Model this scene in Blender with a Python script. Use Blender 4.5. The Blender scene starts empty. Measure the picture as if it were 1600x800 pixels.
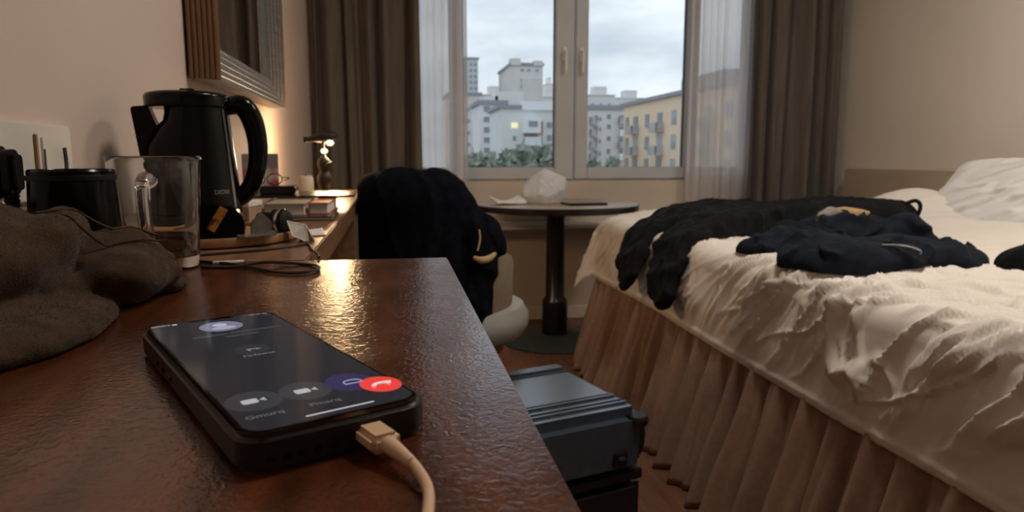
import bpy, bmesh, math, random
import numpy as np
from mathutils import Vector, Matrix

random.seed(7); rng = np.random.RandomState(7)
PI = math.pi
scn = bpy.context.scene
col = scn.collection

# ------------------------------------------------------------------ camera, sky, exposure
cam_d = bpy.data.cameras.new('camera'); cam = bpy.data.objects.new('camera', cam_d); col.objects.link(cam)
cam.location = (0, 0, 0.9)
cam.rotation_euler = (math.radians(90 - 8.123), 0, math.radians(-9.503))
cam_d.sensor_width = 36; cam_d.lens = 36 * 1100 / 1600; cam_d.clip_start = 0.02; cam_d.clip_end = 900
cam_d.dof.use_dof = True; cam_d.dof.focus_distance = 0.50; cam_d.dof.aperture_fstop = 14
scn.camera = cam
scn.view_settings.view_transform = 'Standard'; scn.view_settings.look = 'None'
scn.view_settings.gamma = 1; scn.view_settings.use_curve_mapping = False
scn.view_settings.exposure = 0.0
scn.cycles.use_denoising = True
scn.cycles.max_bounces = 10; scn.cycles.transparent_max_bounces = 16
scn.cycles.sample_clamp_indirect = 4.0
scn.cycles.caustics_refractive = False; scn.cycles.caustics_reflective = False

world = bpy.data.worlds.new('overcast_sky'); scn.world = world; world.use_nodes = True
wn = world.node_tree.nodes; wl = world.node_tree.links; wn.clear()
w_out = wn.new('ShaderNodeOutputWorld'); w_bg = wn.new('ShaderNodeBackground')
w_tc = wn.new('ShaderNodeTexCoord'); w_map = wn.new('ShaderNodeMapping'); w_map.inputs['Scale'].default_value = (2.2, 2.2, 6.0)
w_nz = wn.new('ShaderNodeTexNoise'); w_nz.inputs['Scale'].default_value = 1.6; w_nz.inputs['Detail'].default_value = 5; w_nz.inputs['Roughness'].default_value = .5
w_r = wn.new('ShaderNodeValToRGB')
w_r.color_ramp.elements[0].position = .36; w_r.color_ramp.elements[0].color = (.37, .435, .50, 1)
w_r.color_ramp.elements[1].position = .62; w_r.color_ramp.elements[1].color = (.70, .745, .785, 1)
wl.new(w_tc.outputs['Generated'], w_map.inputs[0]); wl.new(w_map.outputs[0], w_nz.inputs['Vector'])
wl.new(w_nz.outputs['Fac'], w_r.inputs[0]); wl.new(w_r.outputs[0], w_bg.inputs[0]); wl.new(w_bg.outputs[0], w_out.inputs[0])
w_bg.inputs[1].default_value = 1.5

CEIL_W = 13.5      # each of the two added, unseen warm ceiling lights
LAMP_W = 3.0       # each bulb of the desk lamp
WARM = (1.0, .92, .80)

# ------------------------------------------------------------------ noise, meshing, cloth
_p = np.arange(256); np.random.RandomState(3).shuffle(_p); _p = np.concatenate([_p, _p, _p])
_g = np.random.RandomState(5).normal(size=(256, 3)); _g /= np.linalg.norm(_g, axis=1)[:, None]
def pn(x, y, z=0.):
    x, y, z = np.broadcast_arrays(np.asarray(x, float), np.asarray(y, float), np.asarray(z, float))
    xi, yi, zi = np.floor(x).astype(int), np.floor(y).astype(int), np.floor(z).astype(int)
    xf, yf, zf = x - xi, y - yi, z - zi
    f = lambda t: t * t * t * (t * (t * 6 - 15) + 10)
    u, v, w = f(xf), f(yf), f(zf); r = 0
    for a in (0, 1):
        for b in (0, 1):
            for c in (0, 1):
                h = _p[_p[_p[(xi + a) & 255] + ((yi + b) & 255)] + ((zi + c) & 255)]
                g = _g[h]
                d = g[..., 0] * (xf - a) + g[..., 1] * (yf - b) + g[..., 2] * (zf - c)
                r = r + d * (u if a else 1 - u) * (v if b else 1 - v) * (w if c else 1 - w)
    return r * 1.5
def ss(a, b, x):
    t = np.clip((x - a) / (b - a), 0, 1); return t * t * (3 - 2 * t)
def ridge(x, y, z=0., k=3.):
    return np.clip(1 - np.abs(pn(x, y, z)) * k, 0, 1) ** 2

def surface_nets(V, org, h):
    """V<0 inside; returns vertices and quads of the zero surface."""
    nx, ny, nz = V.shape; S = V < 0
    cnt = np.zeros((nx - 1, ny - 1, nz - 1)); acc = np.zeros(cnt.shape + (3,))
    corners = [(a, b, c) for a in (0, 1) for b in (0, 1) for c in (0, 1)]
    sl = lambda c: tuple(slice(k, k + n - 1) for k, n in zip(c, V.shape))
    for i, a in enumerate(corners):
        for b in corners[i + 1:]:
            if sum(abs(p - q) for p, q in zip(a, b)) != 1: continue
            va, vb = V[sl(a)], V[sl(b)]; m = (va < 0) != (vb < 0)
            t = np.where(m, va / np.where(m, va - vb, 1), 0)
            for k in range(3): acc[..., k] += np.where(m, a[k] + t * (b[k] - a[k]), 0)
            cnt += m
    act = cnt > 0; idx = -np.ones(cnt.shape, int); idx[act] = np.arange(act.sum())
    base = np.argwhere(act); verts = (base + acc[act] / cnt[act][:, None]) * h + np.array(org)
    faces = []
    for ax in range(3):
        s0 = [slice(None)] * 3; s1 = [slice(None)] * 3; s0[ax] = slice(0, -1); s1[ax] = slice(1, None)
        ch = S[tuple(s0)] != S[tuple(s1)]
        e = np.argwhere(ch); o = [k for k in range(3) if k != ax]
        ok = np.all(e[:, o] > 0, axis=1) & (e[:, o[0]] < V.shape[o[0]] - 1) & (e[:, o[1]] < V.shape[o[1]] - 1)
        e = e[ok]; q = []
        for da, db in ((-1, -1), (0, -1), (0, 0), (-1, 0)):
            f = e.copy(); f[:, o[0]] += da; f[:, o[1]] += db; q.append(idx[f[:, 0], f[:, 1], f[:, 2]])
        q = np.stack(q, 1); flip = S[e[:, 0], e[:, 1], e[:, 2]]
        if ax == 1: flip = ~flip
        q[~flip] = q[~flip][:, ::-1]
        faces.append(q)
    return verts, np.concatenate(faces)
def smin(a, b, k):
    h = np.clip(.5 + .5 * (b - a) / k, 0, 1); return b + (a - b) * h - k * h * (1 - h)
def ell(P, c, r, rot=0.):
    q = P - np.array(c); cs, sn = math.cos(rot), math.sin(rot)
    x = q[..., 0] * cs + q[..., 1] * sn; y = -q[..., 0] * sn + q[..., 1] * cs
    q = np.stack([x, y, q[..., 2]], -1); r = np.array(r)
    k0 = np.linalg.norm(q / r, axis=-1); k1 = np.linalg.norm(q / (r * r), axis=-1) + 1e-9
    return k0 * (k0 - 1) / k1
def grid3(lo, hi, h):
    ax = [np.arange(l, u + h, h) for l, u in zip(lo, hi)]
    return np.stack(np.meshgrid(*ax, indexing='ij'), -1)

def grid_mesh(P, mask=None):
    n, m = P.shape[:2]
    if mask is None: mask = np.ones((n, m), bool)
    idx = -np.ones((n, m), int); idx[mask] = np.arange(mask.sum())
    q = np.stack([idx[:-1, :-1], idx[1:, :-1], idx[1:, 1:], idx[:-1, 1:]], -1).reshape(-1, 4)
    return P[mask], q[np.all(q >= 0, axis=1)]

# ------------------------------------------------------------------ shape collector
class MB:
    def __init__(s): s.v = []; s.f = []
    def add(s, vs, fs):
        o = len(s.v); s.v += [tuple(v) for v in vs]; s.f += [tuple(int(i) + o for i in f) for f in fs]; return s
    def box(s, x0, x1, y0, y1, z0, z1, M=None):
        vs = [Vector((x, y, z)) for x in (x0, x1) for y in (y0, y1) for z in (z0, z1)]
        if M is not None: vs = [M @ v for v in vs]
        return s.add(vs, [(0, 1, 3, 2), (4, 6, 7, 5), (0, 4, 5, 1), (2, 3, 7, 6), (0, 2, 6, 4), (1, 5, 7, 3)])
    def lathe(s, prof, seg=32, c=(0, 0, 0), cap=True, M=None):
        vs = []; n = len(prof)
        for r, z in prof:
            for k in range(seg):
                a = 2 * PI * k / seg; vs.append(Vector((c[0] + r * math.cos(a), c[1] + r * math.sin(a), c[2] + z)))
        fs = [(i * seg + k, i * seg + (k + 1) % seg, (i + 1) * seg + (k + 1) % seg, (i + 1) * seg + k) for i in range(n - 1) for k in range(seg)]
        if cap:
            if prof[0][0] > 1e-6: fs.append(tuple(range(seg))[::-1])
            if prof[-1][0] > 1e-6: fs.append(tuple((n - 1) * seg + k for k in range(seg)))
        if M is not None: vs = [M @ v for v in vs]
        return s.add(vs, fs)
    def tube(s, pts, r, seg=10, smooth=0, cap=True, sx=1.):
        pts = [Vector(p) for p in pts]; rs = list(r) if hasattr(r, '__len__') else [r] * len(pts)
        if smooth:
            q = []; rr = []
            for i in range(len(pts) - 1):
                p0, p1, p2, p3 = pts[max(i - 1, 0)], pts[i], pts[i + 1], pts[min(i + 2, len(pts) - 1)]
                for k in range(smooth):
                    t = k / smooth
                    q.append(.5 * ((2 * p1) + (p2 - p0) * t + (2 * p0 - 5 * p1 + 4 * p2 - p3) * t * t + (3 * p1 - p0 - 3 * p2 + p3) * t ** 3))
                    rr.append(rs[i] * (1 - t) + rs[i + 1] * t)
            q.append(pts[-1]); rr.append(rs[-1]); pts, rs = q, rr
        n = len(pts); vs = []; up = None
        for i in range(n):
            d = (pts[min(i + 1, n - 1)] - pts[max(i - 1, 0)]).normalized()
            if up is None:
                up = Vector((0, 0, 1)) if abs(d.z) < .9 else Vector((0, 1, 0))
            a = d.cross(up).normalized(); up = a.cross(d).normalized()
            for k in range(seg):
                t = 2 * PI * k / seg; vs.append(pts[i] + (a * math.cos(t) * sx + up * math.sin(t)) * rs[i])
        fs = [(i * seg + k, i * seg + (k + 1) % seg, (i + 1) * seg + (k + 1) % seg, (i + 1) * seg + k) for i in range(n - 1) for k in range(seg)]
        if cap: fs += [tuple(range(seg))[::-1], tuple((n - 1) * seg + k for k in range(seg))]
        return s.add(vs, fs)
    def prism(s, poly, z0, z1, M=None):
        n = len(poly); vs = [Vector((x, y, z)) for z in (z0, z1) for x, y in poly]
        if M is not None: vs = [M @ v for v in vs]
        return s.add(vs, [tuple(range(n))[::-1], tuple(range(n, 2 * n))] + [(k, (k + 1) % n, n + (k + 1) % n, n + k) for k in range(n)])
    def mesh(s, name, bevel=0, bseg=2, smooth=False, weld=False):
        me = bpy.data.meshes.new(name); me.from_pydata([tuple(v) for v in s.v], [], s.f)
        bm = bmesh.new(); bm.from_mesh(me)
        if weld: bmesh.ops.remove_doubles(bm, verts=bm.verts, dist=1e-5)
        bmesh.ops.recalc_face_normals(bm, faces=bm.faces)
        if bevel:
            es = [e for e in bm.edges if len(e.link_faces) == 2 and e.calc_face_angle() > .6]
            bmesh.ops.bevel(bm, geom=es, offset=bevel, segments=bseg, affect='EDGES', clamp_overlap=True)
        bm.to_mesh(me); bm.free()
        if smooth or bevel:
            for p in me.polygons: p.use_smooth = True
            try: me.set_sharp_from_angle(angle=math.radians(42))
            except Exception: pass
        return me
    def build(s, name, mat, parent=None, bevel=0, bseg=2, smooth=False, **k):
        return put(name, s.mesh(name, bevel, bseg, smooth), mat, parent, **k)

def put(name, me, mat, parent=None, loc=(0, 0, 0), rot=(0, 0, 0), label=None, cat=None, group=None, kind=None):
    o = bpy.data.objects.new(name, me); col.objects.link(o); o.location = loc; o.rotation_euler = rot
    if mat is not None and me is not None and not len(me.materials): me.materials.append(mat)
    if parent: o.parent = parent
    tag(o, label, cat, group, kind); return o
def tag(o, label=None, cat=None, group=None, kind=None):
    for k, v in (('label', label), ('category', cat), ('group', group), ('kind', kind)):
        if v: o[k] = v
    return o
def thing(name, label, cat, loc=(0, 0, 0), rz=0., group=None, kind=None):
    o = bpy.data.objects.new(name, None); o.empty_display_size = .05; col.objects.link(o)
    o.location = loc; o.rotation_euler = (0, 0, rz); return tag(o, label, cat, group, kind)
def raw(name, v, f, mat, parent=None, smooth=True, **k):
    me = bpy.data.meshes.new(name); me.from_pydata(np.asarray(v).tolist(), [], np.asarray(f).tolist()); me.update()
    if smooth: me.polygons.foreach_set('use_smooth', [True] * len(me.polygons))
    return put(name, me, mat, parent, **k)
def solid(o, t, off=0., sub=0):
    m = o.modifiers.new('thick', 'SOLIDIFY'); m.thickness = t; m.offset = off
    if sub: s = o.modifiers.new('round', 'SUBSURF'); s.levels = sub; s.render_levels = sub
    return o
def rrect(w, h, r, n=6):
    out = []
    for cx, cy, a0 in ((w / 2 - r, h / 2 - r, 0), (-w / 2 + r, h / 2 - r, 90), (-w / 2 + r, -h / 2 + r, 180), (w / 2 - r, -h / 2 + r, 270)):
        for k in range(n + 1):
            a = math.radians(a0 + 90 * k / n); out.append((cx + r * math.cos(a), cy + r * math.sin(a)))
    return out
def circ(cx, cy, r, n=28, ry=None):
    return [(cx + r * math.cos(2 * PI * k / n), cy + (ry or r) * math.sin(2 * PI * k / n)) for k in range(n)]
def text_mesh(s, size, ext=0.0):
    cu = bpy.data.curves.new('lettering', 'FONT'); cu.body = s; cu.size = size; cu.align_x = 'CENTER'; cu.align_y = 'CENTER'; cu.extrude = ext; cu.resolution_u = 3
    o = bpy.data.objects.new('lettering', cu); col.objects.link(o)
    dg = bpy.context.evaluated_depsgraph_get(); me = bpy.data.meshes.new_from_object(o.evaluated_get(dg))
    bpy.data.objects.remove(o); return me

# ------------------------------------------------------------------ materials
def mat(name, c, rough=.5, metal=0., c2=None, scale=8., stretch=(1, 1, 1), detail=4., lo=.35, hi=.65, bump=0., bscale=60., bdist=.002, bstretch=None,
        sheen=0., coat=0., coat_r=.1, spec=.5, trans=0., ior=1.45, emit=None, es=0., alpha=1., sub=0.):
    m = bpy.data.materials.new(name); m.use_nodes = True; nt = m.node_tree; b = nt.nodes['Principled BSDF']; I = b.inputs
    I['Base Color'].default_value = (*c, 1); I['Roughness'].default_value = rough; I['Metallic'].default_value = metal
    I['Specular IOR Level'].default_value = spec; I['IOR'].default_value = ior; I['Transmission Weight'].default_value = trans
    I['Sheen Weight'].default_value = sheen; I['Sheen Roughness'].default_value = .5; I['Coat Weight'].default_value = coat; I['Coat Roughness'].default_value = coat_r
    if emit: I['Emission Color'].default_value = (*emit, 1); I['Emission Strength'].default_value = es
    if c2 or bump: tc = nt.nodes.new('ShaderNodeTexCoord')
    if c2:
        mp = nt.nodes.new('ShaderNodeMapping'); mp.inputs['Scale'].default_value = stretch
        nz = nt.nodes.new('ShaderNodeTexNoise'); nz.inputs['Scale'].default_value = scale; nz.inputs['Detail'].default_value = detail
        rp = nt.nodes.new('ShaderNodeValToRGB'); rp.color_ramp.elements[0].position = lo; rp.color_ramp.elements[1].position = hi
        rp.color_ramp.elements[0].color = (*c, 1); rp.color_ramp.elements[1].color = (*c2, 1)
        nt.links.new(tc.outputs['Object'], mp.inputs[0]); nt.links.new(mp.outputs[0], nz.inputs['Vector'])
        nt.links.new(nz.outputs['Fac'], rp.inputs[0]); nt.links.new(rp.outputs[0], I['Base Color'])
    if bump:
        mp2 = nt.nodes.new('ShaderNodeMapping'); mp2.inputs['Scale'].default_value = bstretch or (1, 1, 1)
        n2 = nt.nodes.new('ShaderNodeTexNoise'); n2.inputs['Scale'].default_value = bscale; n2.inputs['Detail'].default_value = 3
        bp = nt.nodes.new('ShaderNodeBump'); bp.inputs['Strength'].default_value = bump; bp.inputs['Distance'].default_value = bdist
        nt.links.new(tc.outputs['Object'], mp2.inputs[0]); nt.links.new(mp2.outputs[0], n2.inputs['Vector'])
        nt.links.new(n2.outputs['Fac'], bp.inputs['Height']); nt.links.new(bp.outputs[0], I['Normal'])
    return m
def emis(name, c, s=1.):
    m = bpy.data.materials.new(name); m.use_nodes = True; nt = m.node_tree; nt.nodes.clear()
    e = nt.nodes.new('ShaderNodeEmission'); o = nt.nodes.new('ShaderNodeOutputMaterial'); e.inputs[0].default_value = (*c, 1); e.inputs[1].default_value = s
    nt.links.new(e.outputs[0], o.inputs[0]); return m
def thin_glass(name, tint=(.95, .97, .98), rough=.02):
    m = bpy.data.materials.new(name); m.use_nodes = True; nt = m.node_tree; nt.nodes.clear(); N = nt.nodes.new
    o = N('ShaderNodeOutputMaterial'); t = N('ShaderNodeBsdfTransparent'); g = N('ShaderNodeBsdfGlossy'); f = N('ShaderNodeFresnel'); x = N('ShaderNodeMixShader')
    t.inputs[0].default_value = (*tint, 1); g.inputs['Roughness'].default_value = rough; f.inputs[0].default_value = 1.35
    nt.links.new(f.outputs[0], x.inputs[0]); nt.links.new(t.outputs[0], x.inputs[1]); nt.links.new(g.outputs[0], x.inputs[2]); nt.links.new(x.outputs[0], o.inputs[0]); return m
def sheer(name, c, see, tr=.74):
    m = bpy.data.materials.new(name); m.use_nodes = True; nt = m.node_tree; nt.nodes.clear(); N = nt.nodes.new
    o = N('ShaderNodeOutputMaterial'); t = N('ShaderNodeBsdfTransparent'); d = N('ShaderNodeBsdfDiffuse'); tl = N('ShaderNodeBsdfTranslucent'); a = N('ShaderNodeMixShader'); b = N('ShaderNodeMixShader')
    d.inputs[0].default_value = (*c, 1); tl.inputs[0].default_value = (*c, 1); a.inputs[0].default_value = tr; b.inputs[0].default_value = 1 - see
    nt.links.new(d.outputs[0], a.inputs[1]); nt.links.new(tl.outputs[0], a.inputs[2]); nt.links.new(t.outputs[0], b.inputs[1]); nt.links.new(a.outputs[0], b.inputs[2]); nt.links.new(b.outputs[0], o.inputs[0]); return m

m_wall = mat('wall_paint', (.60, .48, .42), .75, c2=(.64, .51, .45), scale=3, bump=.05, bscale=240, bdist=.001)
m_wall_b = mat('window_wall_paint', (.62, .54, .45), .8, c2=(.66, .57, .48), scale=3)
m_wall_r = mat('bed_wall_paint', (.74, .675, .59), .8, c2=(.78, .71, .62), scale=2)
m_ceil = mat('ceiling_paint', (.75, .72, .68), .9, c2=(.78, .75, .71), scale=2)
m_floor = mat('floor_laminate', (.14, .06, .035), .45, c2=(.22, .10, .06), scale=5, stretch=(14, 1, 1))
m_white = mat('white_gloss_trim', (.88, .88, .88), .3, c2=(.90, .90, .90), scale=6)
m_upvc = mat('window_plastic', (.56, .58, .62), .35, c2=(.59, .61, .65), scale=6)
m_gasket = mat('rubber_gasket', (.05, .05, .05), .6)
m_pane = thin_glass('window_glass')
m_drape = mat('drape_cloth', (.10, .084, .070), .85, c2=(.13, .108, .09), scale=40, stretch=(1, 1, .1), sheen=.1, bump=.1, bscale=500, bdist=.001)
m_sheer = sheer('sheer_voile', (.97, .95, .95), .27)

# desk: dark stained wood, lacquered, with an embossed skin
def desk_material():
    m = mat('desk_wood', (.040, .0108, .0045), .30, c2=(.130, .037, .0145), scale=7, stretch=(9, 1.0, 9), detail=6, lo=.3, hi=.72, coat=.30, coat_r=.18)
    nt = m.node_tree; N = nt.nodes.new; L = nt.links.new; b = nt.nodes['Principled BSDF']
    tc = N('ShaderNodeTexCoord'); n1 = N('ShaderNodeTexNoise'); n1.inputs['Scale'].default_value = 180; n1.inputs['Detail'].default_value = 2; n1.inputs['Distortion'].default_value = 1.6
    n2 = N('ShaderNodeTexNoise'); n2.inputs['Scale'].default_value = 26; n2.inputs['Detail'].default_value = 3
    rr = N('ShaderNodeMapRange'); rr.inputs[1].default_value = .3; rr.inputs[2].default_value = .7; rr.inputs[3].default_value = .14; rr.inputs[4].default_value = .26
    bp = N('ShaderNodeBump'); bp.inputs['Strength'].default_value = .25; bp.inputs['Distance'].default_value = .0012; b.inputs['Specular IOR Level'].default_value = .55
    L(tc.outputs['Object'], n1.inputs['Vector']); L(tc.outputs['Object'], n2.inputs['Vector']); L(n1.outputs['Fac'], bp.inputs['Height']); L(bp.outputs[0], b.inputs['Normal']); L(bp.outputs[0], b.inputs['Coat Normal'])
    L(n2.outputs['Fac'], rr.inputs[0]); L(rr.outputs[0], b.inputs['Roughness']); return m
m_desk = desk_material()
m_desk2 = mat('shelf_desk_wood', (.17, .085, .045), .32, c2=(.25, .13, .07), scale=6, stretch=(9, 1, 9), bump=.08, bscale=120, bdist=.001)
m_black = mat('black_plastic', (.0025, .0025, .003), .18, spec=.22)
m_blackm = mat('black_matte_plastic', (.006, .006, .0065), .5, spec=.3)
m_chrome = mat('brushed_steel', (.62, .62, .62), .25, 1.0)
m_glass = mat('clear_glass', (.98, .99, .99), .0, trans=1., ior=1.45)
m_water = mat('cold_tea', (.22, .14, .10), .0, trans=1., ior=1.33)
m_plate = mat('socket_plastic', (.66, .62, .58), .4, c2=(.70, .66, .62), scale=30)
m_brown = mat('bronze_recess', (.30, .16, .07), .5)
m_fleece = mat('brown_fleece', (.034, .019, .011), .95, c2=(.080, .047, .027), scale=60, detail=6, lo=.3, hi=.75, sheen=.12, bump=.5, bscale=700, bdist=.0015, spec=.1)
m_fleece2 = mat('fleece_lining', (.020, .014, .010), .95, c2=(.035, .025, .018), scale=80, sheen=.1, bump=.4, bscale=700, bdist=.0015, spec=.1)
m_traywood = mat('tray_wood', (.30, .15, .07), .4, c2=(.42, .22, .10), scale=6, stretch=(2, 16, 2))
m_gold = mat('gold_label_print', (.65, .33, .06), .35, c2=(.10, .05, .01), scale=90, lo=.5, hi=.62)
m_foil = mat('foil_sachet', (.42, .42, .42), .3, .8, c2=(.20, .20, .20), scale=30, bump=.3, bscale=60)
m_paper = mat('white_paper', (.74, .71, .67), .7, c2=(.70, .66, .62), scale=40)
m_print = mat('leaflet_print', (.55, .50, .46), .5, c2=(.42, .06, .04), scale=22, lo=.45, hi=.6, detail=2)
m_cardboard = mat('cardboard', (.32, .20, .12), .7, c2=(.38, .25, .16), scale=20)
m_orange = mat('orange_cover', (.50, .12, .04), .5)
m_darkwood = mat('black_lacquer', (.012, .009, .008), .25)
m_tabletop = mat('table_laminate', (.42, .33, .25), .35, c2=(.47, .37, .28), scale=8, stretch=(1, 12, 1))
m_iron = mat('cast_iron_base', (.035, .045, .042), .45, c2=(.05, .06, .056), scale=30)
m_frame = mat('mirror_frame_silver', (.30, .29, .28), .38, .75, c2=(.20, .19, .18), scale=30, stretch=(1, 1, 20))
m_ribs = mat('ribbed_copper_wood', (.13, .062, .028), .30, c2=(.19, .095, .045), scale=20, stretch=(1, 1, .1))
m_mirror = mat('mirror_silvering', (.86, .87, .87), .02, 1.0)
m_skirt = mat('valance_cloth', (.29, .178, .125), .85, c2=(.34, .21, .15), scale=60, sheen=.1, bump=.15, bscale=600, bdist=.001)
m_duvet = mat('duvet_cotton', (.82, .76, .69), .6, c2=(.86, .80, .73), scale=5, sheen=.1, bump=.12, bscale=90, bdist=.004)
m_pillow = mat('pillow_cotton', (.80, .78, .78), .75, c2=(.84, .82, .82), scale=5, sheen=.2, bump=.1, bscale=60, bdist=.004)
m_mattress = mat('mattress_ticking', (.60, .55, .48), .8, c2=(.64, .58, .5), scale=10)
m_head = mat('headboard_vinyl', (.47, .38, .28), .55, c2=(.50, .41, .31), scale=8)
m_cloth_k = mat('black_trouser_cloth', (.006, .0065, .008), .85, c2=(.010, .011, .013), scale=50, bump=.2, bscale=300, spec=.15)
m_denim = mat('dark_denim', (.005, .007, .013), .9, c2=(.012, .017, .028), scale=18, bump=.3, bscale=400, spec=.2)
m_navy = mat('navy_wool', (.004, .005, .008), 1.0, c2=(.008, .009, .013), scale=40, bump=.2, bscale=400, spec=.03)
m_tan = mat('tan_lining', (.50, .32, .15), .7, c2=(.42, .26, .12), scale=40)
m_cream = mat('cream_vinyl', (.30, .285, .26), .4, c2=(.34, .32, .29), scale=10)
m_tub = mat('beige_upholstery', (.22, .165, .115), .8, c2=(.25, .19, .135), scale=60)
m_case = mat('suitcase_shell', (.040, .056, .080), .27, spec=.8, coat=.6, coat_r=.2, c2=(.050, .068, .095), scale=40, bump=.06, bscale=500, bdist=.001)  # blue in the base colour stands in for the window's reflection
m_case_k = mat('suitcase_black', (.010, .010, .012), .4)
m_bag = sheer('plastic_bag', (.95, .97, 1.0), .10, .38)
m_blue = mat('blue_bag_print', (.45, .58, .68), .5)
m_cable_warm = mat('warm_tinted_cable', (.70, .47, .31), .45)  # white rubber, coloured tan to carry the warm light on it
m_cable_d = mat('dark_cable_rubber', (.035, .022, .016), .4)
m_case_ph = mat('phone_case_rubber', (.012, .009, .008), .32)
m_rim = mat('phone_steel_rim', (.30, .22, .15), .22, 1.0)
m_bezel = mat('phone_bezel_glass', (.002, .002, .002), .08)

# ------------------------------------------------------------------ the room
XW, XR, YB, YF, ZC = -.39, 2.44, 3.75, -1.5, 2.5
HC = .78                                                            # desk height
def struct(name, mb, m, **k): return mb.build(name, m, kind='structure', **k)
struct('floor', MB().box(XW - .1, XR + .1, YF - .1, YB + .2, -.1, 0), m_floor)
struct('ceiling', MB().box(XW - .1, XR + .1, YF - .1, YB + .2, ZC, ZC + .1), m_ceil)
struct('wall_left', MB().box(XW - .1, XW, YF - .1, YB + .2, 0, ZC), m_wall)
struct('wall_right', MB().box(XR, XR + .1, YF - .1, YB + .2, 0, ZC), m_wall_r)
struct('wall_front', MB().box(XW, XR, YF - .1, YF, 0, ZC), m_wall_r)
WX0, WX1, WZ0, WZ1 = -.06, 2.02, .765, 2.26
wb = MB().box(XW, WX0, YB, YB + .2, 0, ZC).box(WX1, XR, YB, YB + .2, 0, ZC).box(WX0, WX1, YB, YB + .2, 0, WZ0).box(WX0, WX1, YB, YB + .2, WZ1, ZC)
struct('wall_back', wb, m_wall_b)
struct('baseboard_back', MB().box(XW, XR, YB - .015, YB, 0, .072), m_wall_r, bevel=.004)
struct('baseboard_left', MB().box(XW, XW + .015, YF, YB - .02, 0, .072), m_wall_r, bevel=.004)
struct('trim_1', MB().box(.395, 1.56, YB - .25, YB, .526, .545), m_white, bevel=.005)

# the window: outer frame, two sashes, panes, handles
win = thing('window_1', None, None, (0, 0, 0), kind='structure')
yw = YB + .05
def ring(x0, x1, z0, z1, w, y0, y1, wr=None, wb_=None):
    wr = wr or w; wb_ = wb_ or w
    return MB().box(x0, x0 + w, y0, y1, z0, z1).box(x1 - wr, x1, y0, y1, z0, z1).box(x0 + w, x1 - wr, y0, y1, z0, z0 + wb_).box(x0 + w, x1 - wr, y0, y1, z1 - w, z1)
ring(WX0, WX1, WZ0, WZ1, .035, yw - .01, yw + .06).build('window_frame', m_upvc, win, bevel=.003)
for x0, x1, w, wr, hx in ((-.024, .312, .04, .012, None), (1.668, 1.984, .012, .04, None), (.315, .970, .058, .105, .915), (.976, 1.665, .072, .06, 1.010)):
    s = ring(x0, x1, WZ0 + .006, WZ1 - .035, w, yw - .03, yw + .03, wr, .066).build('sash', m_upvc, win, bevel=.006)
    if hx: ring(x0 + w - .004, x1 - wr + .004, WZ0 + .066, WZ1 - .035 - w + .004, .007, yw - .012, yw + .012).build('gasket', m_gasket, s)
    MB().box(x0 + w, x1 - wr, yw - .003, yw + .003, WZ0 + .07, WZ1 - .035 - w).build('pane', m_pane, s)
    if hx is None: continue
    hd = MB().box(hx - .013, hx + .013, yw - .040, yw - .030, 1.40, 1.47).build('handle_plate', m_white, s, bevel=.003)
    MB().tube([(hx, yw - .04, 1.445), (hx, yw - .062, 1.445), (hx, yw - .066, 1.43), (hx, yw - .064, 1.34)], .009, 10, 4).build('handle', m_white, s, smooth=True)

# ------------------------------------------------------------------ outside: ground, blocks of flats, trees
m_ground = mat('street_ground', (.16, .17, .16), .9, c2=(.22, .22, .21), scale=.1)
struct('ground', MB().box(-150, 260, 20, 420, -15.2, -15), m_ground)
m_wdark = mat('far_window_glass', (.22, .25, .29), .3, c2=(.32, .36, .40), scale=.4)  # panes paled, distance haze mixed into their colour
m_wpale = mat('pale_window_glass', (.45, .52, .58), .15, c2=(.30, .36, .42), scale=.4)
m_fwhite = mat('far_white_render', (.84, .87, .90), .8)
m_lit = emis('lit_window', (1.0, .86, .55), 1.1)
m_roofd = mat('far_roof_felt', (.32, .33, .36), .8)
m_rail = mat('balcony_rail_grey', (.42, .41, .43), .7, c2=(.52, .51, .52), scale=1)
m_redbrown = mat('balcony_red_panel', (.48, .28, .26), .8)
def haze_mat(n, c, k=.06):  # lifts facade colours towards pale, standing in for haze and daylight
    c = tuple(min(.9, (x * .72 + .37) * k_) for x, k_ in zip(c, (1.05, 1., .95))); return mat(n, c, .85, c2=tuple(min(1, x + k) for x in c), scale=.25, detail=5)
_wm = {}
def win_mesh(w, h, d=.12):
    k = (round(w, 2), round(h, 2))
    if k not in _wm: _wm[k] = MB().box(-w / 2, w / 2, -d, d, -h / 2, h / 2).mesh('window')
    return _wm[k]
_wc = {}
def far_window(parent, x, y, z, w, h, m=None, rz=0.):
    m = m or m_wdark; k = (round(w, 2), round(h, 2), m.name)
    if k not in _wc: me = win_mesh(w, h).copy(); me.materials.clear(); me.materials.append(m); _wc[k] = me
    o = bpy.data.objects.new('window', _wc[k]); col.objects.link(o); o.parent = parent; o.location = (x, y, z); o.rotation_euler.z = rz; return o
def balcony(parent, x, y, z, w, m, rz=0., h=1.1, d=1.1):
    M = Matrix.Translation((x, y, z)) @ Matrix.Rotation(rz, 4, 'Z')
    MB().box(-w / 2, w / 2, -d, 0, -.15, 0, M).box(-w / 2, w / 2, -d, -d + .1, 0, h, M).box(-w / 2, -w / 2 + .1, -d, 0, 0, h, M).box(w / 2 - .1, w / 2, -d, 0, 0, h, M).build('balcony', m, parent)
def px(x, Y): return (x - 614) / 1088. * Y       # metres from the room's left-right origin at distance Y
def pz(y, Y): return .9 + (243 - y) / 1112. * Y
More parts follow.
